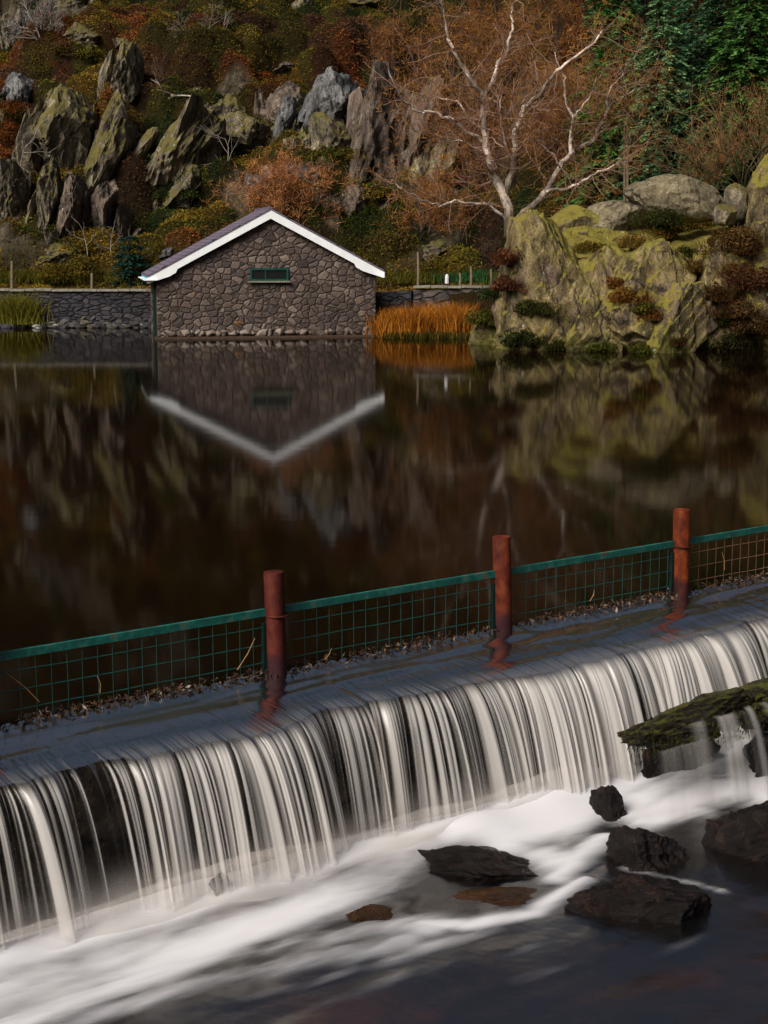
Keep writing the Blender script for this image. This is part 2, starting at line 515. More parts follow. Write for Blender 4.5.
def mat_fall():
    k = NT('falling_water')
    white = k.attr('white'); alpha = k.attr('alpha')
    gl = k.n('ShaderNodeBsdfGlossy', Roughness=.17)
    tr = k.n('ShaderNodeBsdfTransparent'); tr.inputs[0].default_value = (.6, .44, .3, 1)
    fr = k.n('ShaderNodeFresnel', IOR=1.25)
    w = k.n('ShaderNodeMixShader'); k.l(k.math('MULTIPLY', fr.outputs[0], .9, True), w.inputs[0]); k.l(tr.outputs[0], w.inputs[1]); k.l(gl.outputs[0], w.inputs[2])
    fo = k.pr((.70, .67, .64), .25, .6)
    tl = k.n('ShaderNodeBsdfTranslucent'); tl.inputs[0].default_value = (.8, .75, .7, 1)
    fm = k.n('ShaderNodeMixShader'); fm.inputs[0].default_value = .3; k.l(fo.outputs[0], fm.inputs[1]); k.l(tl.outputs[0], fm.inputs[2])
    m = k.n('ShaderNodeMixShader'); k.l(white, m.inputs[0]); k.l(w.outputs[0], m.inputs[1]); k.l(fm.outputs[0], m.inputs[2])
    t2 = k.n('ShaderNodeBsdfTransparent')
    o = k.n('ShaderNodeMixShader'); k.l(alpha, o.inputs[0]); k.l(t2.outputs[0], o.inputs[1]); k.l(m.outputs[0], o.inputs[2])
    return k.done(o)


M['stream'] = mat_stream()
M['fall'] = mat_fall()


def mat_hill():
    k = NT('hillside_ground')
    p = k.pos(); pv = k.pos((1, 1, .4), (.2, .3, 0))
    n2 = k.noise(p, 3.5, 8, .72); n3 = k.noise(pv, 4.5, 8, .7, .8)
    c = k.attr('Col', 'Color'); r = k.attr('rocky')
    c1 = k.mix(1.0, c, k.ramp(n2, [(.3, .35), (.7, 1.5)]), 'MULTIPLY')
    c2 = k.mix(1.0, c, k.ramp(n3, [(.3, .25), (.5, .9), (.7, 1.8)]), 'MULTIPLY')
    c = k.mix(r, c1, c2)
    return k.done(k.pr(c, .9, .1, k.bump(k.math('ADD', n2, n3), 1.0, .25)))


M['hill'] = mat_hill()
M['ground'] = mat_plain('stream_bed_earth', (.03, .018, .009), .8, .2, .6, 1.2, 0, .6)

# ------------------------------------------------------------------ hillside terrain
def hillz(x, y):
    x = np.asarray(x, float); y = np.asarray(y, float)
    foot = 61 - sstep(2, 9, x) * 5.0
    s = np.clip(y - foot, 0, None)
    z = 1.25 + sstep(2, 8, x) * .9 + s * .50 + 2.0 * sstep(8, 22, s) * .6
    amp = sstep(0, 9, s)
    z = z + amp * (1.7 * fbm(x * .085, y * .085, 2.2, 3) + .55 * fbm(x * .33, y * .33, 5.5, 3))
    # a gully running up to the right, with a craggy rib on its upper side
    u = (x + 7) * .72 - (y - 70) * .55
    z = z - amp * 1.1 * np.exp(-(u / 2.6) ** 2)
    # cliff steps
    k = z / 3.4 + .35 * vnoise(x * .09, y * .09, 9.0)
    step = (sstep(.25, .75, k - np.floor(k)) + np.floor(k) - k) * 3.4
    z = z + amp * .55 * step * sstep(14, 2, x)
    z = z + 0.06 * fbm(x * .9, y * .9, 1.0, 2)
    # lake basin
    shore = np.where(x < 2.2, 58.35, np.where(x < 3.6, 53.5, 46.5))
    z = np.where(y < shore, -1.2, z)
    return z


def on_hill(px, py, y0=58.6, y1=150):
    d = ray(px, py)
    Y = np.linspace(y0, y1, 1200)
    P = np.array([0, 0, CAMZ])[None] + d[None] * Y[:, None]
    h = hillz(P[:, 0], P[:, 1])
    i = np.argmax(P[:, 2] < h)
    if P[i, 2] >= h[i]: i = len(Y) - 1
    return np.array([P[i, 0], P[i, 1], h[i]])



def outcrop(x, y):
    """0..1: where bare rock shows through the heather"""
    n = fbm(x * .30 + 3, y * .13, 1.7, 3) + .35 * vnoise(x * .9, y * .35, 6.6)
    zone = -.08 + .12 * sstep(-6, -14, x) + .10 * np.exp(-((x - 1) / 5.0) ** 2) - .5 * sstep(6, 10, x) - .2 * sstep(84, 90, y) * 0
    return sstep(.40, .50, n + zone) * sstep(61.5, 64, y)


def hillfull(x, y):
    """terrain height with rock outcrops, heather mounds, and the colour there"""
    x = np.asarray(x, float); y = np.asarray(y, float)
    z = hillz(x, y); o = outcrop(x, y)
    rid = 1 - np.abs(fbm(x * 1.1, y * .5, 4.4, 4))
    z = z + o * (1.3 * rid - .5)
    C = .82
    ix = np.floor(x / C).astype(np.int64); iy = np.floor(y / C).astype(np.int64)
    best = np.zeros_like(z); idh = np.zeros_like(z)
    for dx in (-1, 0, 1):
        for dy in (-1, 0, 1):
            jx, jy = ix + dx, iy + dy
            h1 = _hash(jx, jy, jx * 0 + 1); h2 = _hash(jx, jy, jx * 0 + 2); h3 = _hash(jx, jy, jx * 0 + 3); h4 = _hash(jx, jy, jx * 0 + 4)
            d2 = (x - (jx + .1 + .8 * h1) * C) ** 2 + (y - (jy + .1 + .8 * h2) * C) ** 2
            r = .42 + .5 * h3
            v = (.2 + .95 * h3 * h3) * np.sqrt(np.clip(1 - d2 / r ** 2, 0, 1)) * (.6 + .4 * h4)
            k = v > best
            best = np.where(k, v, best); idh = np.where(k, h4, idh)
    mound = best * (1 - o) * sstep(60.0, 63.0, y + sstep(2, 8, x) * 5)
    n = fbm(x * .13, y * .10, 4.0, 3) * .9 + (idh - .5) * 1.0 + .22 * sstep(3, 9, x) + .10 * sstep(72, 80, y) * sstep(-13, -9, x) - .34 * sstep(-8, -14, x) - .27
    m_ = vnoise(x * .45 + 30, y * .3, 2.0) + (idh * 7.3 % 1 - .5) * 1.2
    keys = [-9, -.50, -.12, .18, .40, .66, 9]
    P = np.array([PAL['dgreen'], PAL['dgreen'], PAL['olive'], PAL['olive2'], PAL['brown'], PAL['rust'], PAL['orange']])
    col = np.stack([np.interp(n, keys, P[:, c]) for c in range(3)], -1)
    w = (sstep(.55, .8, m_) * .8)[..., None]; col = col * (1 - w) + np.array(PAL['ochre']) * w
    w = (sstep(-.55, -.8, m_) * .8)[..., None]; col = col * (1 - w) + np.array(PAL['purple']) * w
    w = (sstep(64.5, 60.5, y) * sstep(5, 1, x) * .6)[..., None]; col = col * (1 - w) + np.array(PAL['ochre']) * w
    col = col * (.62 + .8 * (idh * 13.7 % 1))[..., None]
    rk = np.array([.085, .070, .045]) * (.6 + .6 * rid)[..., None] * (1 + .35 * vnoise(x * 2.5, y * 1.2, 3))[..., None]
    return z + mound, col, o, rk, mound


PAL = {'olive': (.074, .064, .008), 'olive2': (.10, .072, .009), 'dgreen': (.026, .036, .006), 'rust': (.165, .050, .011), 'brown': (.088, .037, .011),
       'ochre': (.17, .105, .012), 'purple': (.070, .027, .017), 'lime': (.11, .12, .012), 'orange': (.24, .085, .014)}
PAL = {k_: tuple(c_ * .95 for c_ in v_) for k_, v_ in PAL.items()}
xs = np.concatenate([np.arange(-110, -24, 1.5), np.arange(-24, 26, .15), np.arange(26, 112, 1.5)])
ys = np.concatenate([np.arange(44, 57, .5), np.arange(57, 93, .13), np.arange(93, 190, 1.2)])
X, Y = np.meshgrid(xs, ys, indexing='ij')
Zf, Cc, O, RK, _ = hillfull(X, Y)
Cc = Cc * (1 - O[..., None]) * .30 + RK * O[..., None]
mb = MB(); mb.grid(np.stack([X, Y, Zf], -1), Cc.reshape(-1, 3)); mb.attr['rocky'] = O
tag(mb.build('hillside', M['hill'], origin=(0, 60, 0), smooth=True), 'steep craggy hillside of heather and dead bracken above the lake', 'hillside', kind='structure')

mb = MB(); mb.grid(np.array([[[-900, -900, -1.75], [-900, 1500, -1.75]], [[900, -900, -1.75], [900, 1500, -1.75]]], float))
tag(mb.build('ground', M['ground'], origin=(0, 0, -1.75)), 'dark brown earth under the stream and valley', 'ground', kind='structure')

# ------------------------------------------------------------------ ground cover (heather, bracken): uncountable
def scatter(n, x0, x1, y0, y1, size, name, label, lift=.12, org=(0, 62, 1)):
    x = RNG.uniform(x0, x1, n); y = RNG.uniform(y0, y1, n)
    z, c, o, rk, mound = hillfull(x, y)
    keep = (size < .1) | (x < -23) | (x > 25) | (y > 92)
    keep &= (RNG.uniform(0, 1, n) > o * 1.05) & (y > 59.2 - sstep(2, 8, x) * 3)
    x, y, z, c, mound = x[keep], y[keep], z[keep], c[keep], mound[keep]; n = len(x)
    P = np.stack([x, y, z], -1) + RNG.normal(size=(n, 3)) * np.array([.03, .03, 0]) + np.array([0, 0, 1.]) * RNG.uniform(-.03, lift, (n, 1)) * (.35 + np.clip(mound, 0, .6)[:, None] * 1.6)
    up = RNG.normal(size=(n, 3)) * .7 + np.array([0, -.35, .8])
    A = np.cross(up, RNG.normal(size=(n, 3))); A /= np.linalg.norm(A, axis=1, keepdims=True) + 1e-9
    Bv = np.cross(up, A); Bv /= np.linalg.norm(Bv, axis=1, keepdims=True) + 1e-9
    sz = size * RNG.uniform(.5, 1.5, (n, 1))
    c = c * RNG.uniform(.55, 1.5, (n, 1)) * RNG.uniform(.85, 1.15, (n, 3))
    mb = MB(); mb.quads(P, A * sz, Bv * sz * .5, c)
    tag(mb.build(name, M['leaf'], origin=org), label, 'heather', kind='stuff')


scatter(430000, -24, 26, 57, 93, .05, 'heather', 'mounded olive and rust heather and bracken covering the hillside')
scatter(60000, -75, 80, 58, 186, .22, 'upper_heather', 'heather on the upper slope reflected in the lake', .3)

# ------------------------------------------------------------------ rocks
def ico(sub):
    bm = bmesh.new(); bmesh.ops.create_icosphere(bm, subdivisions=sub, radius=1.0)
    V = np.array([v.co[:] for v in bm.verts]); Fc = np.array([[v.index for v in f.verts] for f in bm.faces]); bm.free()
    return V, Fc


ICO = {k: ico(k) for k in (3, 4, 5, 6)}


def rock_shape(seed, size, sub=4, planes=14, cut=(.55, .85), rough=.10, rz=0.0, tilt=(0, 0), vert=0.0, fine=.03, extra=None, box=0.0, joint=0.0):
    r = np.random.default_rng(seed)
    V, Fc = ICO[sub]; V = V.copy()
    if box:
        V = V / (np.abs(V).max(1, keepdims=True) * box + (1 - box))
    for k in range(planes):
        n = r.normal(size=3); n[2] *= (1 - vert); n /= np.linalg.norm(n)
        d = r.uniform(*cut)
        h = V @ n - d
        V -= np.where(h > 0, h, 0)[:, None] * n[None] * .97
    for e in (extra or ()):
        n = np.array(e[:3], float); n /= np.linalg.norm(n)
        h = V @ n - e[3]
        V -= np.where(h > 0, h, 0)[:, None] * n[None] * .985
    nd = fbm(V[:, 0] * 2.2 + seed, V[:, 1] * 2.2, V[:, 2] * 2.2 + seed * .37, 3)
    nf = fbm(V[:, 0] * 8 + seed, V[:, 1] * 8, V[:, 2] * 5, 3)
    rad = V / (np.linalg.norm(V, axis=1, keepdims=True) + 1e-9)
    rg = 1 - 2 * np.abs(fbm(V[:, 0] * 2.6 + seed, V[:, 1] * 2.6, V[:, 2] * (1.6 if vert else 2.6) + seed * .71, 3))
    V = V + rad * (nd * rough * .5 + rg * rough * .6 + nf * fine)[:, None]
    if joint:
        for (n, kf, am) in ((np.array([.75, -.25, .6]), 3.1, 1.0), (np.array([-.5, -.5, .7]), 5.3, .55)):
            n = n + r.normal(size=3) * .15; n /= np.linalg.norm(n)
            q = (V @ n) * kf + .16 * fbm(V[:, 0] * 1.4 + seed, V[:, 1] * 1.4, V[:, 2] * 1.4, 2)
            fq = q - np.floor(q)
            V = V + rad * (joint * am * (np.where(fq < .88, fq, (1 - fq) * 7.3) - .45))[:, None]
    V = V * np.asarray(size)[None]
    a, b = tilt
    Rm = np.array(Matrix.Rotation(rz, 3, 'Z') @ Matrix.Rotation(b, 3, 'Y') @ Matrix.Rotation(a, 3, 'X'))
    return V @ Rm.T, Fc


def rock(name, label, cat, C, size, mat, group=None, parent=None, **kw):
    V, Fc = rock_shape(size=size, **kw)
    m = MB(); m.add(V + np.asarray(C), Fc)
    if name == 'rock_face' and parent.name.startswith('lakeside'):
        CRAG_V.append(V + np.asarray(C)); CRAG_F.append(Fc + CRAG_N[0]); CRAG_N[0] += len(V)
    if parent is not None: return m.build(name, mat, parent)
    return tag(m.build(name, mat, smooth=False), label, cat, group)


def hill_rock(x0, y0, x1, y1, label, mat='crag', seed=1, lean=0.0, depth=None, name='crag', **kw):
    """rock whose picture box is x0..x1, y0..y1; it stands on the slope at its foot"""
    base = on_hill((x0 + x1) / 2, y1 - 3)
    Y = base[1]
    w = (x1 - x0) / F * Y; h = (y1 - y0) / F * Y
    C = at_y((x0 + x1) / 2, (y0 + y1) / 2, Y + .15 * w)
    dep = depth or max(.6 * w, .5 * h) + .7
    k = dict(sub=5, planes=24, cut=(.5, .95), rough=.045, vert=.15, fine=.03, box=.75, joint=.07)
    k.update(kw)
    C = C + np.array([0, dep * .35, -.06 * h])
    t = thing(name, label, 'rock', (C[0], C[1], C[2] - .5 * h), 'rock outcrops on the hillside')
    rock('rock_face', None, None, C, (w * .70, dep, h * .68), M[mat], parent=t, seed=seed, tilt=(-.1, lean), **k)
    rr = random.Random(seed)
    for q in range(11 if w * h > 2.5 else 4):
        sg = (-1) ** q
        f = rr.uniform(.38, .8); k2 = dict(k); k2['sub'] = 4; k2['box'] = .88
        c2 = C + np.array([sg * w * rr.uniform(.15, .95), dep * rr.uniform(-.1, .35), h * rr.uniform(-.5, .1)])
        rock('slab', None, None, c2, (w * .5 * f, dep * f, h * .78 * f), M[mat], parent=t, seed=seed * 7 + q, tilt=(-.15, .5 * lean + .16 + rr.uniform(-.09, .09)), rz=rr.uniform(-.3, .3), **k2)


HR = [
    (30, 78, 82, 184, 'tall pointed grey-green crag rising above the left end of the wall', 'crag', 11, .08, {}),
    (76, 95, 100, 158, 'narrow pointed slab leaning beside the tall pointed crag', 'crag', 12, -.25, {}),
    (-8, 14, 19, 60, 'pale lichened rock at the upper left edge below the bare pale tree', 'crag', 13, .1, {}),
    (7, 73, 31, 111, 'small blue-grey rock left of the tall pointed crag', 'crag_blue', 14, .15, {}),
    (-10, 110, 13, 136, 'blunt grey rock at the left edge below the blue-grey rock', 'crag', 15, 0, {}),
    (36, 158, 62, 240, 'ribbed grey cliff hanging below the tall pointed crag', 'crag', 16, .05, {}),
    (-8, 170, 19, 235, 'brown-grey cliff foot behind the thin pale sapling', 'crag', 17, .05, {}),
    (60, 170, 80, 245, 'dark fluted buttress below the narrow pointed slab', 'crag_red', 18, .1, {}),
    (60, 24, 103, 50, 'low yellow-lichened outcrop right of the bare pale tree', 'crag', 19, 0, {}),
    (58, -8, 90, 19, 'grey outcrop at the top edge above the lichened outcrop', 'crag', 20, 0, {}),
    (108, 52, 136, 116, 'streaky brown-grey buttress in heather right of the pointed crag', 'crag', 21, .12, {}),
    (150, 104, 188, 194, 'long slab leaning diagonally above the roof eave', 'crag', 22, .55, dict(cut=(.5, .8))),
    (182, 107, 209, 146, 'rounded pale rock at the head of the leaning slab', 'crag', 23, .1, {}),
    (209, 88, 246, 138, 'square grey cliff right of the rounded pale rock', 'crag', 24, .05, {}),
    (166, 170, 200, 216, 'upright olive-grey rock below the leaning slab', 'crag', 25, .2, {}),
    (218, 112, 274, 158, 'wedge-topped outcrop above the ridge of the roof', 'crag', 26, .45, {}),
    (256, 88, 306, 142, 'dark cracked cliff between wedge outcrop and tall blue crag', 'crag_red', 27, .1, {}),
    (305, 62, 356, 142, 'tall blue-grey crag with a smooth sloping face', 'crag_blue', 28, .3, {}),
    (311, 110, 350, 162, 'domed grey rock at the foot of the tall blue-grey crag', 'crag', 29, 0, {}),
    (272, 157, 322, 187, 'tilted pale blue slabs above the rusty shrub', 'crag_blue', 30, -.2, {}),
    (348, 78, 408, 192, 'large dark red-brown cliff left of the birch', 'crag_red', 31, .1, {}),
    (404, 112, 458, 212, 'grey cliff half hidden behind the birch twigs', 'crag', 32, .05, {}),
    (42, 244, 81, 271, 'big pale boulder lying above the left wall', 'crag', 33, -.3, dict(vert=0)),
    (306, 180, 332, 210, 'pale pointed rock at the right of the rusty shrub', 'crag', 34, .35, {}),
    (154, 244, 182, 270, 'grey slab just above the left roof slope', 'crag_blue', 35, .4, {}),
    (416, 238, 462, 264, 'low brown boulder above the right wall', 'crag', 36, 0, dict(vert=0)),
    (338, -6, 388, 16, 'grey outcrop at the top edge over the red-brown cliff', 'crag', 37, 0, {}),
    (288, 2, 318, 22, 'mossy outcrop near the top edge left of the grey outcrop', 'crag', 38, 0, {}),
    (82, 182, 116, 242, 'brown crumbling cliff right of the fluted buttress', 'crag_red', 39, .1, {}),
    (335, 180, 372, 225, 'reddish broken rock below the dark red-brown cliff', 'crag_red', 40, .2, {}),
    (120, 122, 140, 152, 'small dark rock in heather left of the leaning slab', 'crag', 41, .1, {}),
    (262, 62, 296, 82, 'rounded red-brown rock on the open slope above the cracked cliff', 'crag_red', 42, 0, {}),
]
for a in HR:
    hill_rock(a[0], a[1], a[2], a[3], a[4], a[5], a[6], a[7], **a[8])

SK = MB()
for a in HR:
    rr = random.Random(a[6])
    for q in range(9):
        f = rr.uniform(-.1, 1.1)
        px = a[0] + (a[2] - a[0]) * f; py = a[3] - (a[3] - a[1]) * (rr.uniform(-.08, .12) if .2 < f < .8 else rr.uniform(-.05, .45))
        p = on_hill(px, py + 6)
        p = at_y(px, py, p[1] - rr.uniform(.3, 1.0)) if rr.random() < .6 else p
        _, c, _, _, _ = hillfull(p[0], p[1])
        leafcloud(SK, p - np.array([0, 0, .25]), 330, rr.uniform(.4, .75), .05, c * rr.uniform(.7, 1.2), .45, squash=.55)
tag(SK.build('heather', M['leaf'], origin=(0, 62, 1)), 'heather growing over the feet of the crags', 'heather', kind='stuff')

# ------------------------------------------------------------------ branching plants
def branch(mb, p, d, L, r, lev, prm, tips):
    n = 5 if lev < 2 else 4
    P = [p]; dd = np.array(d, float)
    for i in range(n):
        dd = dd + RNG.normal(size=3) * prm['wob'] + np.array([0, 0, prm['up']])
        dd /= np.linalg.norm(dd)
        P.append(P[-1] + dd * L / n)
    P = np.array(P)
    R = np.linspace(r, r * .45, len(P))
    ca, cb = np.array(prm['c0']), np.array(prm['c1'])
    t = min(1, lev / max(1, prm['lev']))
    mb.tube(P, R, 5 if lev < 2 else 3, ca * (1 - t) + cb * t, cap=False)
    if lev < prm['lev']:
        nb = prm['nb'][min(lev, len(prm['nb']) - 1)]
        for k in range(nb):
            f = random.uniform(prm.get('f0', .3), 1.0); i = min(n - 1, int(f * n))
            q = P[i] + (P[i + 1] - P[i]) * (f * n - i)
            ax = unit(1)[0]
            nd = dd * .75 + ax * prm['spread']; nd /= np.linalg.norm(nd)
            branch(mb, q, nd, L * random.uniform(.4, .7), r * .5, lev + 1, prm, tips)
    if lev >= prm['lev'] - 1: tips.append(P[2:])


def haze(mb, tips, n, length, w, c0, c1, spread=.9, up=.15):
    T = np.concatenate(tips)
    i = RNG.integers(0, len(T), n)
    P0 = T[i] + RNG.normal(size=(n, 3)) * .06
    d = unit(n) * spread + np.array([0, 0, up]); L = RNG.uniform(.4, 1.2, (n, 1)) * length
    k = RNG.uniform(0, 1, (n, 1))
    mb.slivers(P0, P0 + d * L, w, np.asarray(c0) * (1 - k) + np.asarray(c1) * k)


def bare_tree(name, label, base, H, cat='tree', group=None, c0=(.2, .17, .14), c1=(.1, .07, .05), hz=None, stems=1, lean=(0, 0), r=.05, lev=3, nb=(6, 5, 4), spread=.75, wob=.14, up=.05, f0=.3, splay=.25):
    t = thing(name, label, cat, base, group)
    m = MB(); tips = []
    prm = dict(wob=wob, up=up, c0=c0, c1=c1, lev=lev, nb=nb, spread=spread, f0=f0)
    for s in range(stems):
        a = random.uniform(0, 2 * PI); sp = splay if stems > 1 else .06
        d = np.array([lean[0] + math.cos(a) * sp, lean[1] + math.sin(a) * sp, 1.0]); d /= np.linalg.norm(d)
        branch(m, np.asarray(base) - np.array([0, 0, .15]), d, H * random.uniform(.75, 1) * .75, r, 0, prm, tips)
    m.build('trunk', M['bark'], t)
    if hz:
        m = MB(); haze(m, tips, *hz); m.build('crown', M['twig'], t)
    return t


# rusty trees crowding behind the white birch
RT = [(425, 118, 5.2, 'rust-brown bare tree at the left behind the white birch'), (452, 70, 4.5, 'rust-brown bare tree high on the slope left of the birch top'),
      (505, 95, 5.0, 'rust-brown bare tree straight behind the birch fork'), (545, 60, 4.6, 'rust-brown bare tree above the birch right limb'),
      (578, 120, 3.0, 'orange-brown bare tree against the dark conifers'), (470, 190, 4.5, 'low rust-brown bare tree left of the birch foot'),
      (548, 180, 4.5, 'low rust-brown bare tree between the birch limbs'), 
      (425, 225, 3.2, 'dull brown bare tree above the right wall'), (395, 60, 3.4, 'small rust-brown bare tree above the red-brown cliff'),
      (500, 25, 4.0, 'rust-brown bare tree near the top edge above the birch')]
for i, (px, py, H, lab) in enumerate(RT):
    b = on_hill(px, py + 22)
    oc = i == 4
    bare_tree('bare_birch', lab, b, H, group='rust-brown bare trees behind the white birch', c0=(.09, .06, .045), c1=(.07, .03, .016),
              hz=(2600 if i in (0, 5, 8) else 3700, .42, .010, (.11, .042, .012), (.34, .16, .03) if oc else (.26, .108, .023)), stems=3, r=.05, nb=(7, 5, 4), spread=.85)

# white birch, main limbs traced
BY = 51.5
bb = at_y(510, 232, BY)
birch = thing('silver_birch', 'big white-limbed birch with several leaning trunks behind the lakeside crag', 'tree', bb)
LIMBS = [
    ([(509, 236), (509, 208), (497, 182), (492, 172), (488, 156), (484, 128), (483, 112), (484, 99)], .24, .12, 0, 0),
    ([(484, 99), (474, 83), (466, 70), (457, 57), (448, 39), (446, 23), (441, 2), (438, -20)], .11, .03, 0, -.6),
    ([(484, 99), (495, 75), (498, 62), (507, 52), (509, 39), (513, 30), (511, 16), (517, 0), (519, -22)], .10, .03, 0, .7),
    ([(486, 142), (471, 134), (460, 125), (448, 117), (433, 112), (416, 111), (407, 103), (398, 90), (388, 68)], .09, .02, 0, -1.2),
    ([(484, 130), (470, 121), (465, 112), (458, 101), (442, 99), (424, 92)], .06, .015, 0, .8),
    ([(489, 158), (476, 148), (462, 141), (448, 143), (436, 134)], .05, .015, 0, -1.),
    ([(484, 100), (492, 98), (500, 106), (506, 111), (522, 103), (535, 90), (548, 88), (566, 80)], .04, .012, 0, .5),
    ([(508, 214), (507, 193), (513, 172), (516, 146), (517, 125), (524, 107), (539, 96), (545, 86), (557, 70), (571, 60), (590, 46), (603, 30)], .17, .04, 0, -.7),
    ([(514, 165), (506, 150), (503, 132), (500, 112), (502, 95)], .06, .015, 0, -.9),
    ([(503, 150), (494, 170), (495, 160), (503, 143)], .03, .015, 0, -.4),
    ([(510, 228), (524, 212), (536, 203), (547, 190), (560, 167), (571, 154), (576, 150), (595, 138), (605, 117), (610, 106), (622, 98), (632, 92), (640, 80)], .17, .02, 0, 1.2),
    ([(571, 154), (571, 135), (573, 117), (566, 102), (564, 81), (561, 70), (555, 52)], .09, .02, 0, .5),
    ([(573, 117), (582, 108), (592, 92), (596, 78)], .05, .012, 0, -.6),
    ([(605, 117), (606, 100), (611, 86), (622, 76), (626, 62)], .045, .012, 0, .3),
    ([(547, 192), (560, 190), (579, 184), (592, 175), (601, 171), (620, 163), (632, 160)], .08, .02, 0, -.8),
    ([(560, 168), (556, 158), (546, 148), (536, 140), (526, 134)], .04, .012, 0, -.6),
    ([(508, 222), (489, 205), (472, 203), (455, 200), (443, 205), (432, 204), (418, 197), (403, 190), (392, 180)], .07, .015, 0, -1.0),
]
m = MB(); tips = []; tw = MB()
for li, (pts, r0, r1, d0, d1) in enumerate(LIMBS):
    n = len(pts)
    P = []
    for i, (x, y) in enumerate(pts):
        P.append(at_y(x, y, BY + d0 + (d1 - d0) * (i / (n - 1)) ** 1.2))
    P = np.array(P)
    # densify with small kinks
    Q = []
    for i in range(n - 1):
        for f in (0, .33, .67): Q.append(P[i] * (1 - f) + P[i + 1] * f + RNG.normal(size=3) * (.028 if f else 0))
    Q.append(P[-1]); Q = np.array(Q)
    R = np.linspace(r0, r1, len(Q)) * .70
    g = np.linspace(0, 1, len(Q))[:, None]
    white = np.array([.85, .74, .63]); pink = np.array([.66, .42, .29]); mossy = np.array([.17, .125, .05])
    c = white * (1 - g * .4) + pink * g * .4
    if li in (0, 7, 10): c = c * sstep(0, .3, g) + mossy * (1 - sstep(0, .3, g))
    blot = (vnoise(Q[:, 2] * 3.0, Q[:, 0] * 3, li * 3.3) > .12)[:, None]
    c = np.where(blot, c * .33, c)
    m.tube(Q, R, 8, c)
    prm = dict(wob=.2, up=.015, c0=(.26, .17, .125), c1=(.16, .07, .04), lev=2, nb=(4, 4, 2), spread=.95, f0=.2)
    k0 = len(Q) // 3 if li in (0, 7, 10) else 2
    for k in range(int(len(Q) * 1.1)):
        i = random.randint(k0, len(Q) - 2)
        d = Q[i + 1] - Q[i]; d /= np.linalg.norm(d)
        nd = d * .6 + unit(1)[0] * .9; nd /= np.linalg.norm(nd)
        branch(tw, Q[i], nd, random.uniform(.5, 1.7), max(.012, R[i] * .28), 0, prm, tips)
m.build('trunk', M['bark'], birch)
tips = [q_ + np.array([0, .6, 0]) for q_ in tips]
haze(tw, tips, 12500, .36, .0075, (.15, .055, .014), (.42, .20, .035))
tw.build('crown', M['twig'], birch)

# rusty shrub behind the boathouse roof
b = on_hill(292, 232)
bare_tree('bare_shrub', 'bushy orange-brown bare shrub behind the boathouse roof', b, 3.2, 'shrub', None, (.2, .1, .05), (.2, .085, .035),
          (6000, .38, .010, (.18, .06, .02), (.44, .19, .06)), stems=9, lean=(.05, -.05), r=.035, nb=(6, 5, 4), spread=.8, splay=.75)

# small bare trees on the slope
ST = [(43, 48, 2.9, 'silvery bushy bare tree near the top left rocks', (.3, .28, .25), 5, .05, (1800, .3, .008, (.16, .145, .13), (.26, .24, .22))),
      (14, 188, 3.0, 'thin pale sapling in front of the brown-grey cliff foot', (.32, .28, .24), 1, .04, None),
      (196, 50, 2.0, 'short grey leafless sapling on the upper slope', (.24, .21, .18), 2, .025, (350, .25, .007, (.14, .11, .09), (.2, .17, .14))),
      (223, 38, 2.4, 'straight pale sapling reaching the top edge', (.3, .25, .22), 1, .03, None),
      (229, 178, 2.6, 'slender pale sapling over the roof ridge', (.3, .26, .22), 1, .035, None),
      (90, 270, 2.3, 'grey forked sapling above the big pale boulder', (.25, .22, .19), 1, .03, None),
      (110, 268, 2.2, 'grey sapling between the pale boulder and the dark conifer', (.23, .2, .18), 1, .03, None),
      (45, 262, 2.0, 'dark twisted sapling left of the big pale boulder', (.16, .13, .1), 1, .03, None),
      (158, 95, 2.0, 'twiggy red-brown sapling on the open slope', (.14, .085, .06), 4, .02, None),
      (60, 160, 2.2, 'grey tangled sapling growing across the pointed crag', (.2, .165, .14), 3, .025, None),
      (275, 130, 1.8, 'spindly sapling against the dark cracked cliff', (.17, .13, .1), 2, .02, None),
      (190, 220, 2.2, 'pale spindly sapling below the olive-grey rock', (.24, .2, .17), 2, .02, None),
      (420, 255, 2.4, 'dark straight sapling above the right wall', (.08, .06, .05), 1, .03, None),
      (318, 150, 1.6, 'red-brown sapling over the domed grey rock', (.17, .1, .07), 2, .02, None)]
for px, py, H, lab, c, stems, r, hz in ST:
    bare_tree('bare_sapling', lab, on_hill(px, py), H, group='bare saplings on the hillside', c0=c, c1=tuple(v * .75 for v in c), hz=hz, stems=stems, r=r, nb=(5, 4, 3), lev=2 if not hz else 3, spread=.7, splay=.3)
# fallen bleached branch on the leaning slab
b = on_hill(186, 106); m = MB(); tips = []
branch(m, b + np.array([.5, -.4, .35]), np.array([-.95, 0, .25]), 1.6, .05, 0, dict(wob=.12, up=.0, c0=(.45, .38, .32), c1=(.35, .3, .25), lev=2, nb=(4, 2, 1), spread=.6), tips)
tag(m.build('fallen_branch', M['bark']), 'bleached dead branch lying above the leaning slab', 'branch')

# willows with rust tips at the right edge
for px, py, H, lab, stems, D in [(748, 212, 4.8, 'rust-tipped willow spreading behind the right-hand boulder', 8, 55.0), (706, 204, 2.3, 'smaller rust-tipped willow leaning behind the top boulder', 5, 54.0)]:
    b = at_y(px, py, D)
    bare_tree('willow', lab, b, H, group='rust-tipped willows at the right', c0=(.11, .1, .045), c1=(.15, .085, .03), hz=(int(H * 260), .33, .008, (.2, .085, .025), (.32, .14, .04)), stems=stems, lean=(-.1, 0), r=.045, nb=(6, 5, 3), spread=.55, splay=.6, up=.08)


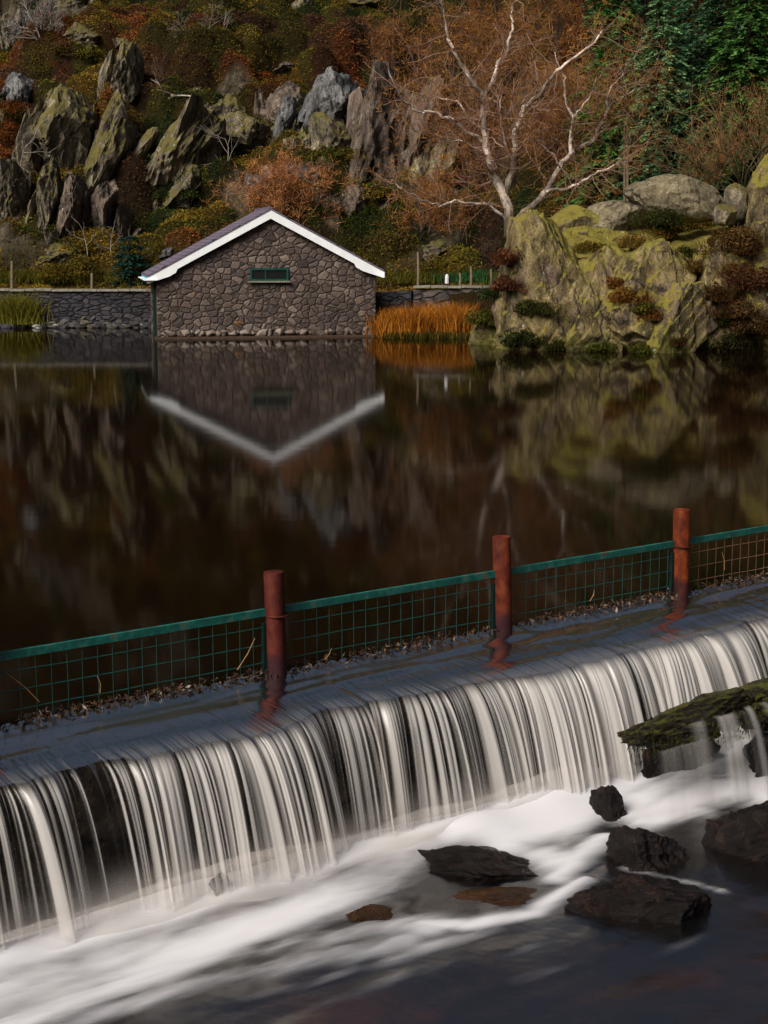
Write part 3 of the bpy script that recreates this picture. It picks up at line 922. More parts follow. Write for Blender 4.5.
# ------------------------------------------------------------------ conifers
def conifer(label, base, H, R, col, dens=1.0, seed=1, group=None, gap=.0, name='conifer', size=.13):
    t = thing(name, label, 'tree', base, group)
    m = MB(); m.tube(np.array([base + np.array([0, 0, z]) for z in np.linspace(-.3, H, 6)]), np.linspace(R * .075, .02, 6), 8, (.05, .033, .022)); m.build('trunk', M['bark'], t)
    m = MB()
    nl = int(H * 3.3)
    for i in range(nl):
        f = i / nl
        z = H * (.04 + .96 * f)
        Lb = R * (1 - f) ** .75 * random.uniform(.8, 1.12) + .12
        nb = max(5, int(10 * (1 - f * .5)))
        a0 = random.uniform(0, 6.28)
        for k in range(nb):
            if random.random() < gap: continue
            a = a0 + k * 2 * PI / nb + random.uniform(-.25, .25)
            L = Lb * random.uniform(.65, 1.15)
            dr = np.array([math.cos(a), math.sin(a), 0]); sd = np.array([-dr[1], dr[0], 0])
            n = max(4, int((44 if H < 3 else 80) * L / R * dens))
            u = RNG.uniform(.12, 1, (n, 1)) ** .8
            off = RNG.normal(size=(n, 1)) * .16 * L * (1.05 - u) + RNG.normal(size=(n, 1)) * .05
            P = base + np.array([0, 0, z]) + dr * u * L + sd * off + np.array([0, 0, 1.]) * (.18 * L * u - .42 * L * u ** 2 + RNG.normal(size=(n, 1)) * .05)
            A = dr * .8 + sd * np.sign(off) * RNG.uniform(.1, .9, (n, 1)) + np.array([0, 0, -1.]) * RNG.uniform(-.1, .55, (n, 1))
            A /= np.linalg.norm(A, axis=1, keepdims=True)
            B = np.cross(A, np.array([0, 0, 1.]) + RNG.normal(size=(n, 3)) * .5); B /= np.linalg.norm(B, axis=1, keepdims=True) + 1e-9
            s = size * RNG.uniform(.6, 1.3, (n, 1))
            c = np.asarray(col) * RNG.uniform(.6, 1.35, (n, 1)) * (1 + .5 * u * random.uniform(.2, 1))
            m.quads(P, A * s, B * s * .32, c)
    m.build('crown', M['needle'], t)


G = 'dark conifers on the right slope'
conifer('tall dark blue-green conifer at the top right corner', at_y(722, 215, 60), 13.5, 3.3, (0.042, 0.082, 0.039), 2.0, 1, G)
conifer('dark green conifer at the right edge behind the willow', at_y(792, 220, 63), 14, 3.5, (0.036, 0.078, 0.030), 2.0, 2, G)
conifer('pale blue-green conifer with feathery branches right of the birch', at_y(654, 205, 59.5), 8.0, 2.1, (0.101, 0.182, 0.076), 1.6, 3, G, .05)
conifer('dark spreading conifer in front of the pale feathery one', at_y(668, 214, 58.5), 3.9, 2.0, (0.036, 0.082, 0.035), 2.0, 4, G)
conifer('deep green conifer half hidden behind the birch right limb', at_y(606, 200, 66), 11.5, 2.3, (0.042, 0.088, 0.030), 1.9, 5, G)
conifer('dark conifer filling the gap above the tall pole', at_y(640, 214, 70), 13, 3.0, (0.030, 0.078, 0.035), 1.8, 6, G)
conifer('dark conifer behind the big top boulder', at_y(690, 214, 67), 12.5, 3.4, (0.032, 0.085, 0.041), 1.9, 8, G)
conifer('low dark conifer at the feet of the taller ones', at_y(633, 214, 60), 3.8, 1.9, (0.036, 0.092, 0.035), 1.9, 7, G)
conifer('broad dark conifer behind the rust-tipped willows', at_y(742, 214, 58.5), 9.5, 2.9, (0.054, 0.124, 0.028), 2.0, 12, G)
conifer('dark conifer close behind the birch right limb', at_y(612, 214, 60.5), 9.0, 2.2, (0.054, 0.124, 0.028), 1.9, 13, G)
conifer('small round dark green conifer left of the roof eave', on_hill(130, 283), 2.0, .95, (.010, .034, .026), 1.6, 9, None, size=.10)
conifer('little bright green conifer high above the red-brown cliff', on_hill(394, 38), 1.4, .5, (.02, .085, .05), 1.5, 10, None, size=.09)
conifer('tiny blue-green conifer below the square grey cliff', on_hill(245, 152), 1.5, .55, (.018, .045, .04), 1.5, 11, None, size=.09)


def blades(m, C, n, spread, h, w, c0, c1, lean=.25):
    P0 = np.asarray(C) + RNG.normal(size=(n, 3)) * np.array([spread[0], spread[1], 0])
    d = RNG.normal(size=(n, 3)) * lean; d[:, 2] = 1
    H = h * RNG.uniform(.55, 1.15, (n, 1))
    P1 = P0 + d * H * .6
    d2 = d.copy(); d2[:, :2] *= 2.2; P2 = P1 + d2 * H * .4 * np.array([1, 1, .8])
    S = np.cross(d, RNG.normal(size=(n, 3))); S[:, 2] = 0; S /= np.linalg.norm(S, axis=1, keepdims=True) + 1e-9; S *= w
    V = np.stack([P0 - S, P0 + S, P1 + S * .7, P1 - S * .7, P2], 1).reshape(-1, 3)
    b = np.arange(n)[:, None] * 5
    k = RNG.uniform(0, 1, (n, 1)); c = np.asarray(c0) * (1 - k) + np.asarray(c1) * k
    cc = np.repeat(c, 5, axis=0)
    base = m.n
    m.add(V, b + np.array([[0, 1, 2, 3]]), cc)
    m.fv.append((b + np.array([[3, 2, 4]]) + base).ravel().astype(np.int32)); m.fn.append(np.full(n, 3, np.int32))


def bush(label, C, rad, n, size, col, name='bush', squash=.6, group=None, cat='bush', lobes=11):
    m = MB(); col = np.asarray(col) * 1.75
    for k in range(lobes):
        a = random.uniform(0, 6.28); q = random.uniform(0, .85) * rad
        leafcloud(m, np.asarray(C) + np.array([math.cos(a) * q, math.sin(a) * q * .6, random.uniform(-.05, .35) * rad]), n // lobes, rad * random.uniform(.22, .55), size, np.asarray(col) * random.uniform(.6, 1.3), .4, squash=squash, dome=(name != 'heather_clump'))
    if name == 'heather_clump':
        for k in range(5):
            a = random.uniform(0, 6.28); q = random.uniform(.2, .9) * rad
            blades(m, np.asarray(C) + np.array([math.cos(a) * q, math.sin(a) * q * .6 - .1, -.12 * rad]), 60, (rad * .16, rad * .12), rad * .65, .009, col * .6, col * 1.3, .5)
    return tag(m.build(name, M['leaf']), label, cat, group)


bush('dark green bush between pale slabs and the domed rock', on_hill(306, 172), 1.5, 1500, .06, (.016, .026, .005), squash=.6)
bush('olive bush below the square grey cliff above the roof', on_hill(250, 185), 1.4, 1200, .06, (.030, .026, .007))
bush('dark green bush at the foot of the red-brown cliff', on_hill(378, 205), 1.5, 1300, .06, (.018, .03, .006))
bush('brown bush right of the boathouse roof', on_hill(395, 258), 1.5, 1300, .06, (.035, .022, .007))

# ------------------------------------------------------------------ far walls, verge, reeds
def wall_obj(name, label, p0, p1, th, z0, z1, mat, cope=True, seed=0):
    p0, p1 = np.array(p0, float), np.array(p1, float)
    d = (p1 - p0); L = np.linalg.norm(d); d /= L; nrm = np.array([d[1], -d[0]])  # toward the camera
    n = int(L / .12); m_ = 12
    t = thing(name, label, 'wall', ((p0[0] + p1[0]) / 2, (p0[1] + p1[1]) / 2, z0))
    m = MB()
    s = np.linspace(0, L, n); z = np.linspace(z0, z1, m_)
    S, Z = np.meshgrid(s, z, indexing='ij')
    zz = Z + (.05 * vnoise(S * 1.2, seed, 1.5)) * ((Z - z0) / (z1 - z0))
    o = th / 2 + .05 * fbm(S * 2.2, Z * 3, seed + .5, 2) + .12 * (1 - (Z - z0) / (z1 - z0))
    Fp = np.stack([p0[0] + d[0] * S + nrm[0] * o, p0[1] + d[1] * S + nrm[1] * o, zz], -1)
    Bp = np.stack([p0[0] + d[0] * S - nrm[0] * th / 2, p0[1] + d[1] * S - nrm[1] * th / 2, zz], -1)
    m.grid(np.concatenate([Fp, Bp[:, ::-1]], 1))
    m.build('stone_face', mat, t)
    if cope:
        m = MB(); x = 0
        while x < L:
            w = random.uniform(.35, .8)
            c = p0 + d * (x + w / 2)
            a = math.atan2(d[1], d[0])
            R = np.array(Matrix.Rotation(a, 3, 'Z') @ Matrix.Rotation(random.uniform(-.03, .03), 3, 'Y'))
            m.box((c[0] + nrm[0] * .03, c[1] + nrm[1] * .03, z1 + .05 + random.uniform(-.01, .02)), (w - .02, th + .12, .07), R)
            x += w
        m.build('coping', M['coping'], t)


wall_obj('stone_wall', 'long dark dry stone wall running along the shore left of the boathouse', (-30, 58.0), (-7.9, 57.6), .5, -.2, 1.27, M['drystone'])
wall_obj('stone_wall', 'short brown stone wall with pale coping right of the boathouse', (1.05, 55.2), (4.4, 54.6), .5, -.1, 1.45, M['drystone_right'])
wall_obj('stone_wall', 'low dark stretch of stone wall between boathouse and coped wall', (-.8, 55.9), (.98, 55.6), .5, -.1, 1.33, M['drystone'], False)

m = MB()
for i in range(420):
    x = random.uniform(-19, -8.2); s = random.uniform(.06, .2)
    yy = 57.6 - random.uniform(.0, .5); V, Fc = rock_shape(i, (s * 1.3, s, s * .75), 3, 9, (.5, .8), .05)
    zt = random.uniform(-.05, .55) * max(0, 1 - (57.6 - yy) / .5) + .02
    c = np.array(random.choice([(.035, .032, .035), (.06, .056, .052), (.02, .02, .022), (.08, .07, .045), (.03, .03, .03)]))
    if random.random() < .06: c = np.array((.3, .3, .29))
    m.add(V + np.array([x, yy, zt]), Fc, c)


def mat_col(name, rough=.8):
    k = NT(name); c = k.attr('Col', 'Color'); n = k.noise(k.pos(), 12, 5, .7)
    return k.done(k.pr(k.mix(1.0, c, k.ramp(n, [(.3, .6), (.7, 1.3)]), 'MULTIPLY'), rough, .3, k.bump(n, .6, .04)))


M['col'] = mat_col('mixed_stones')
tag(m.build('rubble', M['col']), 'tumbled stones along the foot of the dark wall', 'rubble', kind='stuff')


m = MB()
for k in range(60):
    px = random.uniform(398, 488); p = at_y(px, 334, random.uniform(51.6, 53.6)); p[2] = 0
    hh = random.choice([.6, .85, 1.0, 1.15]) * (1.0 if px < 465 else .75) * (.75 if px < 408 else 1)
    blades(m, p, 190, (.20, .2), hh, .012, (.20, .065, .010), (.50, .20, .022), .22)
tag(m.build('reeds', M['leaf']), 'dense stand of orange-brown dead rushes at the water below the coped wall', 'reeds', kind='stuff')
m = MB()
for k in range(24):
    px = random.uniform(378, 402); p = at_y(px, 334, random.uniform(51.8, 53.2)); p[2] = 0
    blades(m, p, 170, (.2, .2), random.choice([.55, .75, .95]), .012, (.20, .065, .010), (.50, .20, .022), .22)
tag(m.build('reeds', M['leaf']), 'smaller tuft of orange dead rushes against the boathouse corner', 'reeds', kind='stuff')
m = MB()
for k in range(50):
    px = random.uniform(380, 500); p = at_y(px, 337, random.uniform(50.9, 51.8)); p[2] = -.02
    blades(m, p, 50, (.15, .1), .26, .012, (.03, .03, .006), (.1, .075, .012), .35)
tag(m.build('shore_grass', M['leaf']), 'low dark green grass at the water edge under the rushes', 'grass', kind='stuff')
m = MB()
for k in range(420):
    px = random.uniform(-30, 148) if k < 220 else random.uniform(384, 505); p = on_hill(px, random.uniform(276, 284), 58.7 if k < 220 else 56.5)
    g = (.02, .085, .022) if 440 < px < 500 else (.05, .06, .008)
    blades(m, p, 40, (.3, .25), .3, .014, np.array(g) * .7, np.array((.12, .1, .014)) if not 440 < px < 500 else np.array((.03, .10, .03)), .3)
tag(m.build('verge_grass', M['leaf']), 'green and ochre grass along the top of the shore walls', 'grass', kind='stuff')
# gorse-like shrub by the left wall
m = MB(); b = np.array([-13.0, 57.2, 0.0]); b[0] = at_y(18, 320, 57.2)[0]
b[2] = .12
blades(m, b, 1300, (.36, .10), 1.2, .010, (.08, .095, .012), (.26, .22, .03), .26)
tag(m.build('broom_shrub', M['leaf']), 'wispy yellow-green broom shrub growing before the left wall', 'shrub')
# soil under the reeds
V, Fc = rock_shape(5, (2.3, 1.7, .35), 5, 6, (.8, .95), .06)
m = MB(); m.add(V + np.array([1.9, 53.5, -.12]), Fc); tag(m.build('shore', M['ground']), 'dark muddy shore under the rushes', 'shore', kind='structure')

# fence posts on the bank, marker, pole
for px, y0, y1, lab, Y in [(418, 252, 283, 'brown leaning fence post at the left end of the coped wall', 56.6), (471, 266, 283, 'tallest brown fence post behind the coped wall', 56.4), (491, 269, 283, 'grey fence post nearest the crag behind the coped wall', 56.4), (460, 273, 283, 'shortest stubby fence post behind the coped wall', 56.4)]:
    a, b_ = at_y(px, y1 + 3, Y), at_y(px, y0, Y)
    m = MB(); m.tube(np.array([a, (a + b_) / 2 + np.array([.02, 0, 0]), b_ + np.array([.0, 0, .0])]), [.05, .048, .044], 7)
    tag(m.build('fence_post', M['wood']), lab, 'post', 'fence posts behind the coped wall')
for px, y0, y1, lab in [(12, 261, 288, 'thin grey fence post behind the left end of the wall'), (92, 273, 288, 'short brown fence post behind the dark wall')]:
    a, b_ = at_y(px, y1 + 3, 58.7), at_y(px, y0, 58.7)
    m = MB(); m.tube(np.array([a, (a + b_) / 2, b_]), [.05, .05, .045], 7)
    tag(m.build('fence_post', M['wood']), lab, 'post', 'fence posts behind the dark wall')
a = at_y(447, 282, 55.0); m = MB()
m.tube(np.array([a + np.array([0, 0, z]) for z in (-.05, .02, .2, .24, .27)]), [.07, .07, .065, .045, .01], 8)
tag(m.build('marker_stone', M['palewood']), 'small white marker standing on the coped wall', 'marker')
a, b_ = at_y(626, 215, 52.5), at_y(626, 127, 52.5)
t = thing('pole', 'tall thin weathered double pole behind the flat-topped rock', 'pole', a)
for dx, top in ((-.045, 0), (.05, .0)):
    m = MB(); m.tube(np.array([a + np.array([dx, 0, 0]), (a + b_) / 2 + np.array([dx, 0, 0]), b_ + np.array([dx, 0, 0])]), [.045, .042, .04], 8); m.build('pole_timber', M['wood'], t)
m = MB(); m.box(b_ + np.array([.0, -.05, -.45]), (.17, .05, .12)); m.build('bracket', M['greenpaint'], t)

# ------------------------------------------------------------------ boathouse
ANG = math.radians(11)
gx = np.array([math.cos(ANG), math.sin(ANG), 0]); gy = np.array([-math.sin(ANG), math.cos(ANG), 0]); gz = np.array([0, 0, 1.])
B0 = at_z(158, 339, 0.0)               # front left corner of the gable wall
BW = 6.98; BD = 3.8


def B(u, v, z): return B0 + gx * u + gy * v + gz * z


ROTB = np.stack([gx, gy, gz], 1)
UA = 3.60; ZA = 4.02; SL = .535       # apex position and height, slope
house = thing('boathouse', 'stone boathouse with white gable boards and slate roof standing in the lake', 'building', B0)
m = MB()
ze = lambda u: ZA - .12 - SL * abs(u - UA)
TH = .45
# gable wall with a window hole, front and back faces as strips
wu0, wu1, wz0, wz1 = 2.94, 4.16, 1.80, 2.20


P = []
for v in (0, TH):
    P += [B(0, v, -1.3), B(BW, v, -1.3), B(BW, v, ze(BW)), B(UA, v, ZA - .12), B(0, v, ze(0))]
m.add(np.array(P), [[0, 1, 2, 3, 4], [9, 8, 7, 6, 5], [5, 6, 1, 0], [6, 7, 2, 1], [7, 8, 3, 2], [8, 9, 4, 3], [9, 5, 0, 4]])
m.build('gable_wall', M['rubble'], house, fix=True)
m = MB()
m.box(B(BW - TH / 2, (BD + TH) / 2, .3), (TH, BD - TH, 3.2), ROTB)
m.box(B(BW / 2, BD + .23, .3), (BW, .45, 3.2), ROTB)
m.build('side_wall', M['rubble'], house)
m = MB(); m.box(B(.22, BD - .5, .3), (.44, .9, 3.2), ROTB); m.build('door_pillar', M['drystone_right'], house)
# left doorway: dark green frame just behind the gable wall and a boarded door set back
m = MB(); m.box(B(.03, TH + .3, .4), (.22, .58, 3.2), ROTB); m.box(B(.12, BD / 2 - .2, 1.72), (.16, BD - TH - 1.2, .22), ROTB); m.build('door_frame', M['stile'], house)
m = MB()
for i in range(11): m.box(B(.42, TH + .42 + i * .31, .42), (.05, .30, 2.7), ROTB)
m.build('door', M['greenpaint'], house)
# footing course of paler stones
m = MB(); u = .05
i = 0
while u < BW - .1:
    w = min(random.uniform(.3, .62), BW - u)
    h = random.uniform(.16, .28)
    V, Fc = rock_shape(100 + i, (w * .54, .12, h * .62), 3, 10, (.62, .85), .04, vert=0)
    V = V @ ROTB.T; m.add(V + B(u + w / 2, .0, .16), Fc); u += w; i += 1
m.build('footing_stones', M['rubble_base'], house)
m = MB(); m.box(B(BW / 2 + .05, -.08, .01), (BW + .3, .5, .10), ROTB); m.build('plinth', M['concrete'], house)
# window
m = MB()
cz = (wz0 + wz1) / 2; cu = (wu0 + wu1) / 2; ww = wu1 - wu0; wh = wz1 - wz0
for (u, z, a, b_) in [(cu, wz1 - .03, ww, .06), (cu, wz0 + .03, ww, .06), (wu0 + .03, cz, .06, wh - .12), (wu1 - .03, cz, .06, wh - .12)]:
    m.box(B(u, -.01, z), (a, .10, b_), ROTB)
win = m.build('window', M['greenpaint'], house)
m = MB(); m.box(B(cu, -.03, wz0 - .025), (ww + .1, .16, .05), ROTB); m.build('sill', M['coping'], win)


def mat_pane():
    k = NT('window_pane'); P = k.pr((.01, .012, .012), .06, .6); return k.done(P)


M['pane'] = mat_pane()
m = MB(); m.box(B(cu, -.012, cz), (ww - .12, .02, wh - .12), ROTB); m.build('pane', M['pane'], win)
m = MB(); m.box(B(cu - .12, -.028, cz), (.035, .03, wh - .12), ROTB); m.build('glazing_bar', M['greenpaint'], win)
# roof slopes
OH = .17; LT, RT_ = -.30, BW + .24
for (ua, ub) in ((UA, LT), (RT_, UA)):
    def rz(u, off): return ZA + off - SL * abs(u - UA)
    m = MB(); P = []
    for v in (-OH - .02, BD + .12):
        for off in (.0, .055):
            P += [B(ua, v, rz(ua, off)), B(ub, v, rz(ub, off))]
    m.add(np.array(P), [[0, 1, 5, 4], [2, 6, 7, 3], [0, 2, 3, 1], [4, 5, 7, 6], [0, 4, 6, 2], [1, 3, 7, 5]])
    rf = m.build('roof_slope', M['slate'], house, fix=True)
m = MB(); m.tube(np.array([B(UA, -OH - .02, ZA + .055), B(UA, BD + .12, ZA + .055)]), .05, 8); m.build('ridge', M['slate'], house)


# bargeboards with corbelled feet (solid, 5 cm)
def prism(m, pts, v0, v1):
    n = len(pts)
    P = [B(u, v0, z) for u, z in pts] + [B(u, v1, z) for u, z in pts]
    m.add(np.array(P), [list(range(n)), list(range(2 * n - 1, n - 1, -1))] + [[i + n, (i + 1) % n + n, (i + 1) % n, i] for i in range(n)])


def rk(u): return ZA - SL * abs(u - UA)


BB = .255
for side in (-1, 1):
    tip = LT if side < 0 else RT_
    s = -side
    u1 = tip; pts = [(UA, ZA - .004), (UA, ZA - BB - .02)]
    k1 = tip + s * .95
    pts += [(k1, rk(k1) - BB), (k1 - s * .06, rk(k1) - BB - .12), (k1 - s * .28, rk(k1) - BB - .24), (tip + s * .0, rk(tip) - .2), (tip, rk(tip) - .004)]
    if side > 0: pts = pts[::-1]
    m = MB(); prism(m, pts, -OH, -OH + .05); m.build('bargeboard', M['whitepaint'], house, fix=True)
m = MB(); m.box(B(LT + .03, BD / 2 + .02, rk(LT) - .09), (.04, BD + .2, .16), ROTB); m.build('eave_board', M['bluepaint'], house)
m = MB(); m.box(B(RT_ - .02, BD / 2, rk(RT_) - .1), (.04, BD + .7, .18), ROTB); m.build('eave_board', M['whitepaint'], house)
# soffit
m = MB(); m.box(B(-.2, BD / 2, rk(-.2) - .14), (.4, BD + .5, .03), ROTB); m.build('soffit', M['whitepaint'], house)

# ------------------------------------------------------------------ lakeside crag on the right
LC = thing('lakeside_crag', 'big lichen-spotted rock crag rising from the water at the right', 'rock', at_z(610, 350, 0))


CRAG_V, CRAG_F, CRAG_N = [], [], [0]


def slab(x0, y0, x1, y1, Y, dep, seed, tilt=(0, 0), rz=0, planes=12, extra=None, sub=6, cut=(.68, .92), vert=.2, mat='lakecrag', nm='rock_face'):
    w = (x1 - x0) / F * Y; h = (y1 - y0) / F * Y
    C = at_y((x0 + x1) / 2, (y0 + y1) / 2, Y)
    rock(nm, None, None, C, (w * .56, dep, h * .56), M[mat], parent=LC, seed=seed, tilt=tilt, rz=rz, planes=planes, extra=extra, sub=sub, cut=cut, vert=vert, rough=.03, fine=.014, box=.75, joint=.06)


slab(498, 226, 606, 372, 46.8, 2.3, 51, (.0, .08), .15, extra=[(-.1, -1, .25, .62), (.55, -.3, .7, .55), (-1, -.2, .05, .82)])
slab(500, 212, 560, 300, 48.2, 1.8, 52, (0, .3), 0, extra=[(.3, -1, .3, .6)])
slab(560, 232, 660, 372, 47.0, 2.4, 53, (0, .2), -.1, extra=[(.2, -1, .5, .55), (.3, -.2, 1, .6)])
slab(588, 248, 700, 376, 46.2, 2.2, 54, (0, .25), -.2, extra=[(.35, -1, .55, .52), (-.6, -.6, .5, .66)])
slab(652, 272, 712, 380, 45.3, 1.3, 55, (0, .3), 0, extra=[(.3, -1, .3, .5)])
slab(690, 232, 780, 372, 46.6, 2.2, 56, (0, .25), -.2, extra=[(.2, -1, .4, .5)])
slab(726, 268, 850, 376, 46.0, 2.2, 57, (0, .1), .1, extra=[(.0, -1, .4, .5)])
slab(640, 228, 800, 300, 49.0, 3.4, 58, (.1, .0), .1, planes=8)
slab(555, 222, 665, 280, 49.5, 2.6, 61, (.1, .1), .1, planes=8)
slab(760, 220, 900, 372, 48.5, 3.4, 59, (.1, .0), .1)
slab(470, 312, 512, 352, 48.3, .9, 60, (.1, .0), .1, sub=5)
LCG = 'boulders on top of the lakeside crag'


def top_rock(x0, y0, x1, y1, Y, dep, label, seed, mat='boulder', **kw):
    w = (x1 - x0) / F * Y; h = (y1 - y0) / F * Y
    k = dict(planes=9, cut=(.72, .98), rough=.05, sub=5, fine=.02, box=.35); k.update(kw)
    rock('boulder', label, 'boulder', at_y((x0 + x1) / 2, (y0 + y1) / 2, Y), (w * .53, dep, h * .54), M[mat], LCG, seed=seed, **k)


top_rock(629, 177, 722, 219, 48.6, 1.0, 'smooth tan boulder perched highest on the crag beside the pole', 71, tilt=(0, .12))
top_rock(546, 207, 614, 242, 49.2, .9, 'long low grey boulder nearest the birch foot', 72, tilt=(0, .1), mat='lakecrag')
top_rock(584, 203, 647, 240, 49.0, .9, 'rounded flat-topped boulder in front of the tall pole', 73, mat='boulder')
top_rock(724, 186, 746, 222, 49.0, .5, 'small upright grey-green boulder right of the tan boulder', 74, mat='crag')
top_rock(746, 156, 800, 245, 49.2, 1.6, 'tall olive boulder cut by the right edge', 75, mat='lakecrag', tilt=(0, .15))
top_rock(714, 205, 736, 226, 48.0, .4, 'little dark stone below the upright boulder', 76, mat='crag')

from mathutils.bvhtree import BVHTree
CRAG = BVHTree.FromPolygons(np.concatenate(CRAG_V).tolist(), np.concatenate(CRAG_F).tolist())
HC = 'heather clumps on the lakeside crag'
for (px, py, Y, rad, col, lab) in [
    (517, 262, 44.6, .55, (.06, .022, .009), 'rust-brown heather clump on the left face of the crag'),
    (514, 288, 44.6, .5, (.05, .019, .009), 'dark red-brown heather clump below the rust one on the left face'),
    (530, 335, 44.4, .75, (.018, .022, .005), 'dark green bush at the waterline under the left face'),
    (560, 342, 44.5, .6, (.032, .034, .006), 'olive bush at the waterline in the middle of the crag'),
    (655, 222, 46.6, .6, (.020, .024, .005), 'dark green heather below the tan boulder'),
    (690, 230, 46.4, .75, (.085, .055, .010), 'ochre heather mound on the crag top'),
    (735, 250, 45.3, .85, (.050, .026, .007), 'brown heather mound at the upper right of the crag'),
    (757, 285, 44.8, .75, (.042, .018, .008), 'dark rusty heather at the right edge of the crag'),
    (690, 258, 45.0, .4, (.03, .032, .006), 'small olive heather tuft in the middle crack of the crag'),
    (628, 300, 44.6, .45, (.10, .045, .009), 'orange bracken strip in the diagonal crack of the crag'),
    (652, 318, 44.4, .42, (.085, .035, .008), 'orange-brown bracken lower in the diagonal crack'),
    (676, 335, 44.0, .45, (.05, .026, .007), 'brown bracken low on the middle slab'),
    (735, 342, 44.2, .8, (.020, .018, .005), 'dark bush at the waterline right of the slabs'),
    (600, 347, 44.3, .45, (.045, .05, .007), 'mossy green tuft at the waterline left of the middle slab'),
    (646, 350, 43.8, .4, (.05, .058, .007), 'bright moss tuft at the foot of the middle slab'),
    (700, 350, 43.8, .38, (.055, .065, .007), 'yellow-green moss tuft at the foot of the right slab'),
    (590, 250, 46.8, .4, (.09, .065, .012), 'ochre grass tuft on the ledge below the long boulder'),
    (640, 246, 46.6, .45, (.095, .06, .012), 'ochre grass tuft on the ledge below the flat-topped boulder'),
    (712, 298, 44.6, .6, (.036, .018, .006), 'dark brown heather between the right slab and the rusty edge heather'),
    (742, 314, 44.4, .7, (.040, .020, .007), 'wide brown heather above the waterline bush right of the slabs'),
    (720, 322, 44.3, .5, (.022, .020, .005), 'blackish heather at the lower right of the right slab'),
    (763, 330, 44.3, .6, (.03, .017, .006), 'dark heather low on the right edge of the crag'),
    (742, 272, 45.0, .55, (.065, .034, .008), 'ochre-brown heather between the two brown mounds at the right'),
    (702, 270, 45.2, .4, (.05, .03, .007), 'brown tuft under the small olive heather tuft'),
    (543, 312, 44.5, .5, (.022, .022, .005), 'dark olive heather in the hollow of the left face'),
    (528, 310, 44.6, .4, (.018, .02, .005), 'blackish green heather below the red-brown clump on the left face'),
    (614, 286, 44.8, .35, (.09, .04, .009), 'orange bracken at the top of the diagonal crack'),
    (640, 310, 44.6, .35, (.05, .045, .007), 'green and ochre tuft in the middle of the diagonal crack'),
    (660, 236, 46.5, .5, (.10, .062, .011), 'ochre grass mound below the dark heather of the crag top'),
    (492, 322, 47.5, .6, (.045, .042, .007), 'olive bush between the rushes and the crag'),
    (494, 296, 48.2, .4, (.016, .022, .006), 'dark bush on the shore wall end beside the crag')]:
    low = py > 330
    r_ = ray(px, py + (6 if low else 0)); r_ = r_ / np.linalg.norm(r_)
    hit = CRAG.ray_cast(Vector((0, 0, CAMZ)), Vector(r_.tolist()))[0]
    Cc_ = np.array(hit) if hit is not None and not low else at_y(px, py, Y) if hit is None else np.array(hit)
    if low: Cc_[2] = max(.02, min(Cc_[2], .25))
    bush(lab, Cc_ + np.array([0, .12, 0]), rad * (.95 if low else 1.25), int(1700 * (rad / .5) ** 1.6), .042, np.array(col) * (.62 if low else .9), 'heather_clump', .75, HC, 'shrub')

# ------------------------------------------------------------------ weir geometry frame
VP = ray(2490, 240)
wd = np.array([VP[0], VP[1], 0]); wd /= np.linalg.norm(wd)
wn = np.array([wd[1], -wd[0], 0])                      # downstream
F0 = at_z(275, 672, 0.0)
print('weir dir', wd, 'F0', F0)


def Wp(s, t, z): return F0 + wd * s + wn * t + np.array([0, 0, z])


def s_of(px, py=672, z=0.0):
    return float((at_z(px, py, z) - F0) @ wd)


S1, S2, S3 = 0.0, s_of(502.5, 627), s_of(681, 590)
_LS = np.linspace(-8, 14, 4001)


def s_of(px, py=0, z=0.0):
    """position along the fence line that shows at picture column px"""
    X_ = F0[0] + wd[0] * _LS; Y_ = F0[1] + wd[1] * _LS
    u = 384 + F * X_ / (ct * Y_ + st * CAMZ)
    return float(np.interp(px, u, _LS))


S2, S3 = s_of(501.5), s_of(678)
print('post s', S1, S2, S3, 'edges', s_of(0, 720), s_of(768, 572))
Z = 0.0
LE = [Wp(-45, 0, Z), Wp(60, 0, Z), np.array([170, 62, Z]), np.array([-170, 62, Z]), np.array([-170, -30, Z])]
m = MB(); m.add(np.array(LE), [[0, 1, 2, 3, 4]])
tag(m.build('lake', M['lake'], origin=(0, 30, 0)), 'still dark peat-brown lake mirroring the boathouse and hillside', 'lake', kind='structure')

# ------------------------------------------------------------------ weir wall
SA, SB = -7.0, 12.0
ZB = -1.02
TC = .88
m = MB()
ss = np.arange(SA, SB, .05); zz = np.linspace(-1.7, -.12, 30)
S, ZZ = np.meshgrid(ss, zz, indexing='ij')
off = TC - .12 + .07 * fbm(S * 2.4, ZZ * 5.5, 3.3, 5, .6) + .10 * (ZZ < -.62) * (vnoise(S * 1.4, 4.2, 1) + .2)
Pf = np.stack([F0[0] + wd[0] * S + wn[0] * off, F0[1] + wd[1] * S + wn[1] * off, ZZ], -1)
Pt = np.stack([np.stack([F0[0] + wd[0] * ss + wn[0] * t, F0[1] + wd[1] * ss + wn[1] * t, np.full(len(ss), -.12)], -1) for t in (.3, -.4)], 1)
Pb = np.stack([F0[0] + wd[0] * ss - wn[0] * .4, F0[1] + wd[1] * ss - wn[1] * .4, np.full(len(ss), -1.7)], -1)[:, None]
m.grid(np.concatenate([Pf, Pt, Pb], 1))
tag(m.build('weir', M['weir'], smooth=True), 'long wet stone weir wall behind the falling water', 'weir')


